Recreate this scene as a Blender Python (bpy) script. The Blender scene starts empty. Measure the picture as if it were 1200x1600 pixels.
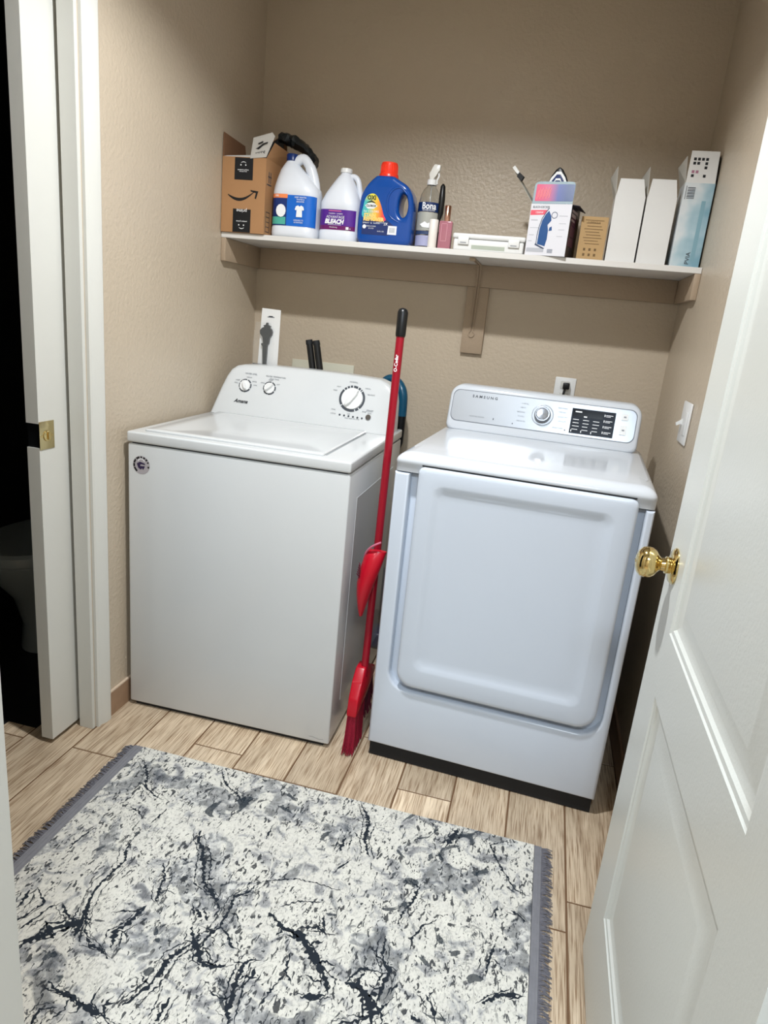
import bpy, bmesh, math, random
from mathutils import Vector, Matrix
random.seed(7)
sc = bpy.context.scene
COL = sc.collection
# ------------------------------------------------------------ camera, world, lights, exposure
cam = bpy.data.objects.new('camera', bpy.data.cameras.new('camera'))
cam.location = (1.2133, -2.7021, 1.3198)
cam.rotation_mode = 'XYZ'
cam.rotation_euler = (1.2916, -0.0941, 0.2417)
cam.data.sensor_fit = 'AUTO'; cam.data.sensor_width = 36.0
cam.data.lens = 36.0*1060.06/1600.0
cam.data.clip_start = 0.02
COL.objects.link(cam); sc.camera = cam
sc.view_settings.view_transform = 'Standard'; sc.view_settings.look = 'None'
sc.view_settings.gamma = 1.0; sc.view_settings.exposure = 0.0
sc.view_settings.use_curve_mapping = False
wd = bpy.data.worlds.new('world'); sc.world = wd; wd.use_nodes = True
wd.node_tree.nodes['Background'].inputs[0].default_value = (0.8, 0.9, 1.0, 1)
wd.node_tree.nodes['Background'].inputs[1].default_value = 0.02
def area(name, loc, size, power, color, rot=(0, 0, 0), shape='DISK', sy=None):
    l = bpy.data.lights.new(name, 'AREA'); l.shape = shape; l.size = size
    if sy: l.size_y = sy
    l.energy = power; l.color = color
    o = bpy.data.objects.new(name, l); o.location = loc; o.rotation_euler = rot; COL.objects.link(o); return o
area('room_ceiling_lamp', (0.80, -1.42, 2.405), 0.085, 34.5, (0.95, 0.975, 1.0))
area('hallway_fill_light', (1.35, -3.30, 2.42), 0.55, 58.0, (0.78, 0.89, 1.0))  # cool fill added from the hallway side, no fixture modelled

# ------------------------------------------------------------ materials
def lin(h):
    h = h.lstrip('#'); v = [int(h[i:i+2], 16)/255 for i in (0, 2, 4)]
    return tuple(((c+0.055)/1.055)**2.4 if c > 0.04045 else c/12.92 for c in v)+(1.0,)
MATS = {}
def mat(name, col, rough=0.5, metal=0.0, bump=0.0, bscale=60.0, var=0.0, vscale=4.0, coat=0.0, trans=0.0, ior=1.45, spec=0.5, tint=None, alpha=1.0, bdist=0.01):
    if name in MATS: return MATS[name]
    m = bpy.data.materials.new(name); m.use_nodes = True
    nt = m.node_tree; b = nt.nodes['Principled BSDF']
    c = lin(col) if isinstance(col, str) else tuple(col)+(1.0,)
    b.inputs['Base Color'].default_value = c
    b.inputs['Roughness'].default_value = rough; b.inputs['Metallic'].default_value = metal
    b.inputs['Coat Weight'].default_value = coat; b.inputs['Coat Roughness'].default_value = 0.08
    b.inputs['Transmission Weight'].default_value = trans; b.inputs['IOR'].default_value = ior
    b.inputs['Specular IOR Level'].default_value = spec; b.inputs['Alpha'].default_value = alpha
    tc = nt.nodes.new('ShaderNodeTexCoord')
    n = nt.nodes.new('ShaderNodeTexNoise'); n.inputs['Scale'].default_value = vscale; n.inputs['Detail'].default_value = 4
    nt.links.new(tc.outputs['Object'], n.inputs['Vector'])
    mx = nt.nodes.new('ShaderNodeMix'); mx.data_type = 'RGBA'
    v = max(var, 0.015)
    mx.inputs[6].default_value = tuple(x*(1-v) for x in c[:3])+(1,)
    mx.inputs[7].default_value = tuple(min(1, x*(1+v)) for x in c[:3])+(1,)
    nt.links.new(n.outputs['Fac'], mx.inputs[0]); nt.links.new(mx.outputs[2], b.inputs['Base Color'])
    if bump > 0:
        n2 = nt.nodes.new('ShaderNodeTexNoise'); n2.inputs['Scale'].default_value = bscale; n2.inputs['Detail'].default_value = 3
        nt.links.new(tc.outputs['Object'], n2.inputs['Vector'])
        bp = nt.nodes.new('ShaderNodeBump'); bp.inputs['Strength'].default_value = bump; bp.inputs['Distance'].default_value = bdist
        nt.links.new(n2.outputs['Fac'], bp.inputs['Height']); nt.links.new(bp.outputs['Normal'], b.inputs['Normal'])
    MATS[name] = m; return m
M_wall = mat('tan_wall_paint', '#bfb19d', 0.36, bump=0.35, bscale=85, var=0.05, vscale=3, bdist=0.006)
M_ceil = mat('ceiling_paint', '#d8d2c6', 0.8, bump=0.2, bscale=60)
M_trimw = mat('white_trim_paint', '#cfcfc9', 0.32, bump=0.03, bscale=40)
M_doorw = mat('white_door_paint', '#d3d6d1', 0.34, bump=0.10, bscale=180, bdist=0.003)
M_enam = mat('washer_enamel', '#ced1d2', 0.15, bump=0.015, bscale=300)
M_enam_d = mat('dryer_enamel_blue_light', '#cbd4e0', 0.2)  # blue tint stands for cool hallway light on the door and cabinet
M_cover = mat('dryer_top_enamel', '#c9ced4', 0.13, spec=0.35)
M_plasw = mat('white_plastic', '#e2e3e2', 0.35)
M_black = mat('black_plastic', '#0e1012', 0.35)
M_dark = mat('dark_rubber', '#15171a', 0.7)
M_darkgrey = mat('dark_grey_ink', '#3a3f47', 0.5)
M_ink = mat('black_ink', '#101114', 0.6)
M_greyink = mat('light_grey_ink', '#8f9398', 0.6)
M_white_ink = mat('white_ink', '#eef0f2', 0.5)
M_brass = mat('polished_brass', (0.72, 0.57, 0.26), 0.10, 1.0)
M_brass2 = mat('brass_plate', (0.62, 0.52, 0.28), 0.22, 1.0)
M_chrome = mat('brushed_chrome', (0.30, 0.31, 0.33), 0.2, 1.0)
M_silver = mat('silver_fascia', '#adb2b8', 0.32, 0.5)
M_red = mat('red_handle', '#930b22', 0.28)
M_redp = mat('red_plastic', '#b80a24', 0.30)
M_bris = mat('red_bristles', '#9a0a30', 0.7, bump=0.6, bscale=400)
M_brisd = mat('dark_red_bristles', '#5d0a26', 0.8, bump=0.6, bscale=400)
M_card = mat('corrugated_cardboard', '#a87e56', 0.8, var=0.06, vscale=12)
M_cardin = mat('cardboard_inside', '#7d5a40', 0.9)
M_kraft = mat('kraft_board', '#b39468', 0.8, var=0.05, vscale=20)
M_paper = mat('white_paperboard', '#dcdcda', 0.5)
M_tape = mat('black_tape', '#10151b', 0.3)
M_shelf = mat('white_melamine', '#dcdad6', 0.3)
M_shelfp = mat('tan_painted_board', '#a8957f', 0.5, bump=0.15, bscale=90)
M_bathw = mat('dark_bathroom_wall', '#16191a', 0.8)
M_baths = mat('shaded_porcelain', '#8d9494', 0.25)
M_floor_shade = mat('charcoal_floor_and_shade', '#101112', 0.6)
M_teal = mat('teal_plastic', '#0c4a66', 0.3)
M_navy = mat('navy_plastic', '#0c2a66', 0.3)
M_blue = mat('royal_blue_plastic', '#0a4696', 0.22, coat=0.3)
M_jug = mat('white_jug_plastic', '#dfe4ec', 0.32)
M_capred = mat('orange_red_cap', '#ee3a24', 0.3)
M_clear = mat('clear_plastic', '#f2f4f4', 0.05, trans=1.0, ior=1.3)
M_pink = mat('pink_bottle', '#a86c79', 0.15, coat=0.5)
M_rose = mat('rose_gold', (0.72, 0.42, 0.32), 0.2, 1.0)
M_grout = mat('brown_grout', '#6b5038', 0.9)

# ------------------------------------------------------------ helpers
def link(name, me, m=None, parent=None, smooth=None):
    o = bpy.data.objects.new(name, me); COL.objects.link(o)
    if m is not None:
        ms = m if isinstance(m, (list, tuple)) else [m]
        if not me.materials:
            for x in ms: me.materials.append(x)
    if parent is not None: o.parent = parent
    if smooth is not None:
        me.polygons.foreach_set('use_smooth', [True]*len(me.polygons)); me.set_sharp_from_angle(angle=math.radians(smooth))
    return o
def fin(name, bm, m, parent=None, smooth=35):
    bmesh.ops.recalc_face_normals(bm, faces=bm.faces)
    me = bpy.data.meshes.new(name); bm.to_mesh(me); bm.free()
    return link(name, me, m, parent, smooth)
def new(): return bmesh.new()
def box(bm, x0, x1, y0, y1, z0, z1, bev=0.0, seg=2, mi=0, top_only=False):
    vs = [bm.verts.new((x, y, z)) for x in (x0, x1) for y in (y0, y1) for z in (z0, z1)]
    idx = [(0, 1, 3, 2), (4, 6, 7, 5), (0, 4, 5, 1), (2, 3, 7, 6), (0, 2, 6, 4), (1, 5, 7, 3)]
    fs = [bm.faces.new([vs[i] for i in f]) for f in idx]
    for f in fs: f.material_index = mi
    bmesh.ops.recalc_face_normals(bm, faces=fs)
    if bev > 0:
        es = set(e for f in fs for e in f.edges)
        if top_only: es = [e for e in es if max(v.co.z for v in e.verts) > z1-1e-6 or abs(e.verts[0].co.z-e.verts[1].co.z) > 1e-6]
        r = bmesh.ops.bevel(bm, geom=list(es), offset=bev, segments=seg, profile=0.5, affect='EDGES')
        for f in r['faces']: f.material_index = mi
    return vs
def poly(bm, pts, mi=0):
    f = bm.faces.new([bm.verts.new(p) for p in pts]); f.material_index = mi; return f
def prism(bm, pts, a, b, axis=1, mi=0):
    """pts in the plane across the axis (axis 1: (x,z); axis 0: (y,z); axis 2: (x,y))"""
    def P(p, t): return (t, p[0], p[1]) if axis == 0 else (p[0], t, p[1]) if axis == 1 else (p[0], p[1], t)
    A = [bm.verts.new(P(p, a)) for p in pts]; B = [bm.verts.new(P(p, b)) for p in pts]
    fs = [bm.faces.new(A), bm.faces.new(B[::-1])]
    n = len(pts)
    for i in range(n): fs.append(bm.faces.new([A[i], B[i], B[(i+1) % n], A[(i+1) % n]]))
    for f in fs: f.material_index = mi
    return fs
def rrect(x0, x1, z0, z1, r, seg=6, rs=None):
    rs = rs or (r, r, r, r); out = []       # bl, br, tr, tl
    for (cx, cz, a0, rr) in ((x0+rs[0], z0+rs[0], 180, rs[0]), (x1-rs[1], z0+rs[1], 270, rs[1]), (x1-rs[2], z1-rs[2], 0, rs[2]), (x0+rs[3], z1-rs[3], 90, rs[3])):
        for k in range(seg+1):
            a = math.radians(a0+90*k/seg); out.append((cx+rr*math.cos(a), cz+rr*math.sin(a)))
    return out
def rings(bm, rs, close_first=True, close_last=True, mi=0):
    """rs: list of lists of 3D points with the same count"""
    R = [[bm.verts.new(p) for p in r] for r in rs]; n = len(R[0])
    for a, b in zip(R, R[1:]):
        for i in range(n):
            f = bm.faces.new([a[i], a[(i+1) % n], b[(i+1) % n], b[i]]); f.material_index = mi
    if close_first: bm.faces.new(R[0][::-1]).material_index = mi
    if close_last: bm.faces.new(R[-1]).material_index = mi
    return R
def lathe(bm, prof, cx=0, cy=0, cz=0, n=24, axis='z', a0=0, a1=360, mi=0, cap=True):
    full = abs(a1-a0) >= 360; k = n if full else n+1; rs = []
    for (r, t) in prof:
        ring = []
        for i in range(k):
            a = math.radians(a0+(a1-a0)*i/n); u, v = r*math.cos(a), r*math.sin(a)
            ring.append((cx+u, cy+v, cz+t) if axis == 'z' else (cx+u, cy+t, cz+v) if axis == 'y' else (cx+t, cy+u, cz+v))
        rs.append(ring)
    if full: return rings(bm, rs, cap, cap, mi)
    R = [[bm.verts.new(p) for p in r] for r in rs]
    for a, b in zip(R, R[1:]):
        for i in range(k-1): bm.faces.new([a[i], a[i+1], b[i+1], b[i]]).material_index = mi
def tube(bm, pts, r, n=10, mi=0, flat=None):
    pts = [Vector(p) for p in pts]; rs = []; up = None
    for i, p in enumerate(pts):
        d = (pts[min(i+1, len(pts)-1)]-pts[max(i-1, 0)]).normalized()
        if up is None: up = d.orthogonal().normalized()
        up = (up-d*up.dot(d)).normalized(); s = d.cross(up)
        rr = r[i] if isinstance(r, (list, tuple)) else r
        rs.append([tuple(p+up*(rr*math.cos(2*math.pi*k/n))+s*(rr*math.sin(2*math.pi*k/n))) for k in range(n)])
    rings(bm, rs, mi=mi)
def smooth_path(pts, k=8, closed=False):
    P = [Vector(p) for p in pts]; out = []; n = len(P)
    rng = range(n) if closed else range(n-1)
    for i in rng:
        p0, p1, p2, p3 = (P[(i-1) % n], P[i], P[(i+1) % n], P[(i+2) % n]) if closed else (P[max(i-1, 0)], P[i], P[i+1], P[min(i+2, n-1)])
        for j in range(k):
            t = j/k; out.append(0.5*((2*p1)+(p2-p0)*t+(2*p0-5*p1+4*p2-p3)*t*t+(3*p1-p0-3*p2+p3)*t**3))
    if not closed: out.append(P[-1])
    return out
def mesh_from_curve(cu, name, m, parent, merge=True, smooth=30):
    tmp = bpy.data.objects.new('tmp', cu); COL.objects.link(tmp)
    dg = bpy.context.evaluated_depsgraph_get(); dg.update()
    me = bpy.data.meshes.new_from_object(tmp.evaluated_get(dg)); bpy.data.objects.remove(tmp); bpy.data.curves.remove(cu)
    bm = bmesh.new(); bm.from_mesh(me)
    if merge: bmesh.ops.remove_doubles(bm, verts=bm.verts, dist=1e-5)
    return bm
def outline_solid(name, pts, holes, yc, half, bev, m, parent=None, extra=None):
    """solid silhouette in xz with real through holes and rounded edges, centred at y=yc"""
    cu = bpy.data.curves.new('o', 'CURVE'); cu.dimensions = '2D'; cu.fill_mode = 'BOTH'
    for loop in [pts]+list(holes):
        sp = cu.splines.new('POLY'); sp.points.add(len(loop)-1); sp.use_cyclic_u = True
        for i, p in enumerate(loop): sp.points[i].co = (p[0], p[1], 0, 1)
    cu.extrude = half-bev; cu.bevel_depth = bev; cu.bevel_resolution = 4; cu.offset = -bev
    bm = mesh_from_curve(cu, name, m, parent)
    for v in bm.verts: v.co = Vector((v.co.x, yc-v.co.z, v.co.y))
    if extra: extra(bm)
    return fin(name, bm, m, parent, 50)
def text_bm(s, size, width=None, bold=0.0, ext=0.0003, shear=0.0, align='CENTER'):
    cu = bpy.data.curves.new('t', 'FONT'); cu.body = s; cu.size = size; cu.align_x = align; cu.align_y = 'CENTER'
    cu.extrude = ext; cu.offset = bold; cu.shear = shear; cu.resolution_u = 2
    bm = mesh_from_curve(cu, 't', None, None, merge=False)
    if width:
        xs = [v.co.x for v in bm.verts]
        if xs:
            k = width/max(1e-6, max(xs)-min(xs))
            for v in bm.verts: v.co.x *= k
    return bm
def text(name, items, m, parent=None):
    """items: list of (string, (x,y,z), size, opts); text faces -y.  opts: width, bold, shear, rot (deg in plane), bend (radius), tilt, align, up"""
    out = bmesh.new()
    for s, loc, size, o in items:
        bm = text_bm(s, size, o.get('width'), o.get('bold', 0), 0.0003, o.get('shear', 0), o.get('align', 'CENTER'))
        R = o.get('bend'); dx = o.get('dx', 0)
        for v in bm.verts:
            x, y, z = v.co
            a = math.radians(o.get('rot', 0)); x, y = x*math.cos(a)-y*math.sin(a)+dx, x*math.sin(a)+y*math.cos(a)
            if R: v.co = Vector((math.sin(x/R)*(R+z), R-math.cos(x/R)*(R+z), y))
            else: v.co = Vector((x, -z, y))
        t = Matrix.Rotation(math.radians(o.get('yaw', 0)), 4, 'Z') @ Matrix.Rotation(math.radians(o.get('tilt', 0)), 4, 'X')
        bm.transform(Matrix.Translation(Vector(loc)) @ t)
        me = bpy.data.meshes.new('x'); bm.to_mesh(me); bm.free(); out.from_mesh(me); bpy.data.meshes.remove(me)
    me = bpy.data.meshes.new(name); out.to_mesh(me); out.free()
    return link(name, me, m, parent)
def bars(bm, items, y, d=0.0004, mi=0):
    for (x0, x1, z0, z1) in items: box(bm, x0, x1, y-d, y, z0, z1, mi=mi)
def thing(name, label, cat, loc=(0, 0, 0), rz=0.0, group=None):
    o = bpy.data.objects.new(name, None); COL.objects.link(o); o.empty_display_size = 0.05
    o.location = loc; o.rotation_euler = (0, 0, rz); o['label'] = label; o['category'] = cat
    if group: o['group'] = group
    return o
def tag(o, label, cat, group=None):
    o['label'] = label; o['category'] = cat
    if group: o['group'] = group
    return o
def struct(name, bm, m, parent=None, smooth=None, label=None):
    o = fin(name, bm, m, parent, smooth)
    if parent is None:
        o['kind'] = 'structure'
        if label: o['label'] = label
    return o
# ------------------------------------------------------------ room shell
W = 1.6194; H = 2.44; YE = -2.19       # room width, height, entry wall face
# floor: wood-look tiles, each with its own tone and grain offset
fm = bpy.data.materials.new('wood_look_tile'); fm.use_nodes = True
nt = fm.node_tree; N = nt.nodes; L = nt.links; b = N['Principled BSDF']; b.inputs['Roughness'].default_value = 0.42
at = N.new('ShaderNodeAttribute'); at.attribute_name = 'tile'
geo = N.new('ShaderNodeTexCoord')
sep = N.new('ShaderNodeSeparateColor'); L.new(at.outputs['Color'], sep.inputs[0])
off = N.new('ShaderNodeCombineXYZ')
mu = N.new('ShaderNodeMath'); mu.operation = 'MULTIPLY'; mu.inputs[1].default_value = 37.0; L.new(sep.outputs[0], mu.inputs[0])
L.new(mu.outputs[0], off.inputs[2]); L.new(mu.outputs[0], off.inputs[1])
ad = N.new('ShaderNodeVectorMath'); L.new(geo.outputs['Object'], ad.inputs[0]); L.new(off.outputs[0], ad.inputs[1])
def grain(sx, sy, scale, detail, dist):
    mp = N.new('ShaderNodeMapping'); mp.inputs['Scale'].default_value = (sx, sy, 1); L.new(ad.outputs[0], mp.inputs[0])
    n = N.new('ShaderNodeTexNoise'); n.inputs['Scale'].default_value = scale; n.inputs['Detail'].default_value = detail; n.inputs['Distortion'].default_value = dist
    L.new(mp.outputs[0], n.inputs['Vector']); return n
g1 = grain(1.0, 0.035, 330, 4, 0.2); g2 = grain(1.0, 0.10, 30, 5, 1.0); g3 = grain(1, 0.5, 6, 3, 0.5)
r1 = N.new('ShaderNodeValToRGB'); L.new(g2.outputs['Fac'], r1.inputs[0])
r1.color_ramp.elements[0].position = 0.22; r1.color_ramp.elements[0].color = lin('#b19b80')
r1.color_ramp.elements[1].position = 0.66; r1.color_ramp.elements[1].color = lin('#decbb0')
r2 = N.new('ShaderNodeValToRGB'); L.new(g1.outputs['Fac'], r2.inputs[0])
r2.color_ramp.elements[0].position = 0.30; r2.color_ramp.elements[0].color = (0.40, 0.30, 0.22, 1)
r2.color_ramp.elements[1].position = 0.55; r2.color_ramp.elements[1].color = (1, 1, 1, 1)
mx = N.new('ShaderNodeMix'); mx.data_type = 'RGBA'; mx.blend_type = 'MULTIPLY'; mx.inputs[0].default_value = 0.95
L.new(r1.outputs[0], mx.inputs[6]); L.new(r2.outputs[0], mx.inputs[7])
hv = N.new('ShaderNodeHueSaturation'); L.new(mx.outputs[2], hv.inputs['Color'])
ma = N.new('ShaderNodeMapRange'); ma.inputs[3].default_value = 0.88; ma.inputs[4].default_value = 1.14; L.new(sep.outputs[1], ma.inputs[0])
mb = N.new('ShaderNodeMath'); mb.operation = 'MULTIPLY'; L.new(ma.outputs[0], mb.inputs[0])
mc = N.new('ShaderNodeMapRange'); mc.inputs[1].default_value = 0.3; mc.inputs[2].default_value = 0.7; mc.inputs[3].default_value = 0.86; mc.inputs[4].default_value = 1.1; L.new(g3.outputs['Fac'], mc.inputs[0])
L.new(mc.outputs[0], mb.inputs[1]); L.new(mb.outputs[0], hv.inputs['Value']); L.new(hv.outputs[0], b.inputs['Base Color'])
bpn = N.new('ShaderNodeBump'); bpn.inputs['Strength'].default_value = 0.25; bpn.inputs['Distance'].default_value = 0.002; L.new(g1.outputs['Fac'], bpn.inputs['Height']); L.new(bpn.outputs[0], b.inputs['Normal'])

bm = new(); cl = bm.loops.layers.color.new('tile')
TW = 0.1609; TL = 0.61; G = 0.0022
joint = {0: -1.187, 1: -1.30, 2: -1.041, 3: -1.107, 4: -1.107, 5: -1.42, 6: -1.020, 7: -1.36, 8: -1.368, 9: -1.276, -1: -1.46, -2: -1.2, -3: -1.35}
for j in range(-11, 18):
    jy = joint.get(j, -1.0-0.61*random.random())
    for k in range(-5, 4):
        y0 = jy+TL*k; x0 = 0.0015+TW*j
        if y0 > 0.0 or y0+TL < -4.2: continue
        xa, xb, ya, yb = x0+G, x0+TW-G, max(y0, -4.2)+G, min(y0+TL, 0.0)-G
        if yb-ya < 0.01: continue
        c = (random.random(), random.random(), random.random(), 1)
        e = 0.0012
        top = [(xa+e, ya+e), (xb-e, ya+e), (xb-e, yb-e), (xa+e, yb-e)]; bot = [(xa, ya), (xb, ya), (xb, yb), (xa, yb)]
        T = [bm.verts.new((p[0], p[1], 0)) for p in top]; B = [bm.verts.new((p[0], p[1], -0.0016)) for p in bot]
        fs = [bm.faces.new(T)]+[bm.faces.new([B[i], B[(i+1) % 4], T[(i+1) % 4], T[i]]) for i in range(4)]
        for f in fs:
            for l in f.loops: l[cl] = c
poly(bm, [(-1.8, -4.2, -0.0014), (2.8, -4.2, -0.0014), (2.8, 0, -0.0014), (-1.8, 0, -0.0014)], 1)
o = fin('floor', bm, [fm, M_grout], None, None); o['kind'] = 'structure'

bm = new(); box(bm, -0.155, W+0.12, 0, 0.12, 0, H); struct('wall_back', bm, M_wall)
bm = new(); box(bm, W, W+0.12, YE, 0, 0, H); struct('wall_right', bm, M_wall)
# left wall with a pocket door opening: solid wall from the back to y=-1.08 with the pocket slot in its end
OY0, OY1, OZ = -1.082, -1.86, 2.045
bm = new()
box(bm, -0.045, 0, OY0+0.004, 0, 0, H); box(bm, -0.155, -0.112, OY0+0.004, 0, 0, H)
box(bm, -0.155, 0, YE, OY1, 0, H)
box(bm, -0.155, 0, OY1, OY0+0.004, OZ, H)
struct('wall_left', bm, M_wall)
OX0, OX1, EZ = 0.698, 1.505, 2.05
bm = new(); box(bm, -0.155, OX0-0.018, YE-0.12, YE, 0, H); box(bm, OX1+0.018, 2.8, YE-0.12, YE, 0, H); box(bm, OX0-0.018, OX1+0.018, YE-0.12, YE, EZ+0.018, H)
struct('wall_entry', bm, M_wall)
bm = new(); box(bm, -0.155, W+0.12, YE-0.12, 0.12, H, H+0.05); box(bm, -0.3, 2.8, -4.2, YE-0.12, H, H+0.05); struct('ceiling', bm, M_ceil)
bm = new(); box(bm, -0.4, -0.3, -4.2, YE-0.12, 0, H); struct('wall_hall_left', bm, M_wall)
bm = new(); box(bm, 2.8, 2.9, -4.2, YE, 0, H); struct('wall_hall_right', bm, M_wall)
bm = new(); box(bm, -0.4, 2.9, -4.3, -4.2, 0, H); struct('wall_hall_back', bm, M_wall)
# dark bathroom beyond the pocket door
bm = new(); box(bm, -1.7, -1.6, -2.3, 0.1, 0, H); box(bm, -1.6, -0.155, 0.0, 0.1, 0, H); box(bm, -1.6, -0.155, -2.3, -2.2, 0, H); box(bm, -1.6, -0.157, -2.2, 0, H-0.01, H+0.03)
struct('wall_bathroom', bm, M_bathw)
bm = new(); box(bm, -1.6, -0.256, -2.2, 0.0, 0.0002, 0.0012); box(bm, -0.256, -0.157, -1.148, 0.0, 0.0002, 0.0012); struct('floor_bathroom_shade', bm, M_floor_shade)  # dark slab; the strip by the pocket door stands for its cast shadow
# unseen ring round the room lamp, sized to cut its light high on the walls
t = thing('unseen_lamp_ring', 'unseen ring round the ceiling lamp, added to cut its light on the upper walls', 'light', (0.80, -1.42, H-0.001))
bm = new(); lathe(bm, [(0.117, 0.0), (0.119, -0.076), (0.115, -0.076), (0.113, 0.0)], n=40, cap=False); fin('light_cutoff_ring', bm, M_plasw, t)

# entry door frame
def jamb(name, x0, x1, y0, y1, z1):
    bm = new(); box(bm, x0, x1, y0, y1, 0, z1, 0.001); return struct(name, bm, M_trimw)
jamb('trim_1', OX0-0.018, OX0+0.004, YE-0.125, YE+0.022, EZ)
jamb('trim_2', OX1, OX1+0.018, YE-0.125, YE+0.003, EZ)
bm = new(); box(bm, OX0-0.018, OX1+0.018, YE-0.125, YE+0.003, EZ, EZ+0.018); struct('trim_3', bm, M_trimw)
def casing(name, segs):
    """ogee casing on the left wall: runs along z between z0..z1 at y0..y1 (proud of x=0)"""
    prof = [(0.0, 0.0), (0.0, 0.009), (0.006, 0.012), (0.010, 0.009), (0.020, 0.011), (0.032, 0.0165), (0.052, 0.0175), (0.058, 0.014), (0.058, 0.0)]
    bm = new()
    for (kind, a, z0, z1, s) in segs:
        if kind == 'v': prism(bm, [(p[1]+0.0002, a+s*p[0]) for p in prof], z0, z1, 2)
        else: prism(bm, [(p[1]+0.0002, a+s*p[0]) for p in prof], z0, z1, 2)
    return struct(name, bm, M_trimw, None, 30)
casing('trim_4', [('v', OY0+0.008, 0, OZ+0.07, 1)])
casing('trim_5', [('v', OY1-0.008, 0, OZ+0.07, -1)])
bm = new(); box(bm, 0.0002, 0.017, OY1, OY0, OZ+0.004, OZ+0.062, 0.003); struct('trim_6', bm, M_trimw)
# split jambs either side of the pocket
bm = new(); box(bm, -0.046, 0.001, OY0-0.008, OY0+0.004, 0, OZ, 0.001); box(bm, -0.156, -0.111, OY0-0.008, OY0+0.004, 0, OZ, 0.001); struct('trim_7', bm, M_trimw)
bm = new(); box(bm, -0.156, 0.001, OY1, OY1+0.014, 0, OZ, 0.001); struct('trim_8', bm, M_trimw)
# baseboards (wood-look tile with a pale cap)
M_base = mat('baseboard_tile', '#9c7f66', 0.5, var=0.2, vscale=30)
M_cap = mat('pale_caulk', '#cdb9a3', 0.6)
bm = new(); box(bm, 0.0002, 0.009, OY0+0.068, -0.001, 0.0, 0.082); box(bm, 0.0002, 0.009, OY0+0.068, -0.001, 0.082, 0.088, 0.001, mi=1); struct('baseboard_left', bm, [M_base, M_cap])
bm = new(); box(bm, W-0.009, W-0.0002, YE+0.01, -0.001, 0.0, 0.082); box(bm, W-0.009, W-0.0002, YE+0.01, -0.001, 0.082, 0.088, 0.001); struct('baseboard_right', bm, [M_base, M_cap])
bm = new(); box(bm, 0.0095, W-0.0095, -0.009, -0.0002, 0.0, 0.082); box(bm, 0.0095, W-0.0095, -0.009, -0.0002, 0.082, 0.088, 0.001); struct('baseboard_back', bm, [M_base, M_cap])

# ------------------------------------------------------------ pocket door
root = bpy.data.objects.new('door_2', None); COL.objects.link(root); root.location = (-0.0775, -1.195, 0.016); root['kind'] = 'structure'; root['label'] = 'white pocket door sliding out of the left wall'
bm = new()
pr = [(0, 0), (0, 0.887), (0.050, 0.887), (0.050, 0.952), (0, 0.952), (0, 2.01), (0.80, 2.01), (0.80, 0)]
prism(bm, pr, -0.0190, 0.0190, 0); fin('door_leaf', bm, M_trimw, root)
bm = new(); box(bm, -0.0180, 0.0180, 0.004, 0.0498, 0.8875, 0.9515); o = fin('lock_case', bm, M_black, root); o['label'] = 'black lock case in the notched door edge'
bm = new(); box(bm, 0.0191, 0.0208, 0.0005, 0.0560, 0.882, 0.957, 0.0004); pl = fin('latch_plate', bm, M_brass2, root); pl['label'] = 'square brass latch plate'
bm = new(); lathe(bm, [(0.0, 0.0), (0.015, 0.0), (0.014, 0.003), (0.008, 0.004), (0, 0.004)], 0.0208, 0.028, 0.918, 20, 'x', cap=False); fin('turn_button', bm, M_brass, pl)
bm = new(); box(bm, 0.0235, 0.029, 0.0255, 0.0305, 0.908, 0.928, 0.001); fin('turn_grip', bm, M_brass, pl)
bm = new()
for z in (0.918,):
    for y in (0.008, 0.048): lathe(bm, [(0.0035, 0), (0.003, 0.001)], 0.0208, y, z, 10, 'x')
fin('screw', bm, M_brass, pl)

# toilet in the dark bathroom
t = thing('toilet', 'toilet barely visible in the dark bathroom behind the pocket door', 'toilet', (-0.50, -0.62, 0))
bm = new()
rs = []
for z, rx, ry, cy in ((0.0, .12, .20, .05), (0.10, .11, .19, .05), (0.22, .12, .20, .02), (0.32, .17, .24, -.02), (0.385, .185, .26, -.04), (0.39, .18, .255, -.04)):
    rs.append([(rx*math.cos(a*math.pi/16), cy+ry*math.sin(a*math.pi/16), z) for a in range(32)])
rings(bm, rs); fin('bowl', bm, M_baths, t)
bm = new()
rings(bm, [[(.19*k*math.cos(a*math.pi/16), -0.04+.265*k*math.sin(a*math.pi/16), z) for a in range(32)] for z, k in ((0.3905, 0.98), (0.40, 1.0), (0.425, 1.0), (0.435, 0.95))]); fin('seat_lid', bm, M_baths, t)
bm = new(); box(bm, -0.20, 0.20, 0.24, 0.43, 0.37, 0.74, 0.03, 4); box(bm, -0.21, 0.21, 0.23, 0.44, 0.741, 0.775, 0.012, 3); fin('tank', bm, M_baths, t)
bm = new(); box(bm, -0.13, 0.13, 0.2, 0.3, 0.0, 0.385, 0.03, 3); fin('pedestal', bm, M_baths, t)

# ------------------------------------------------------------ panel door (open into the room)
DX = 1.482; DY = -1.403; DW = 0.762; DT = 0.035; DZ0 = 0.012; DZ1 = 2.035
root = bpy.data.objects.new('door_1', None); COL.objects.link(root); root.location = (DX, DY, 0); root['kind'] = 'structure'; root['label'] = 'white panel door standing open beside the dryer'
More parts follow.
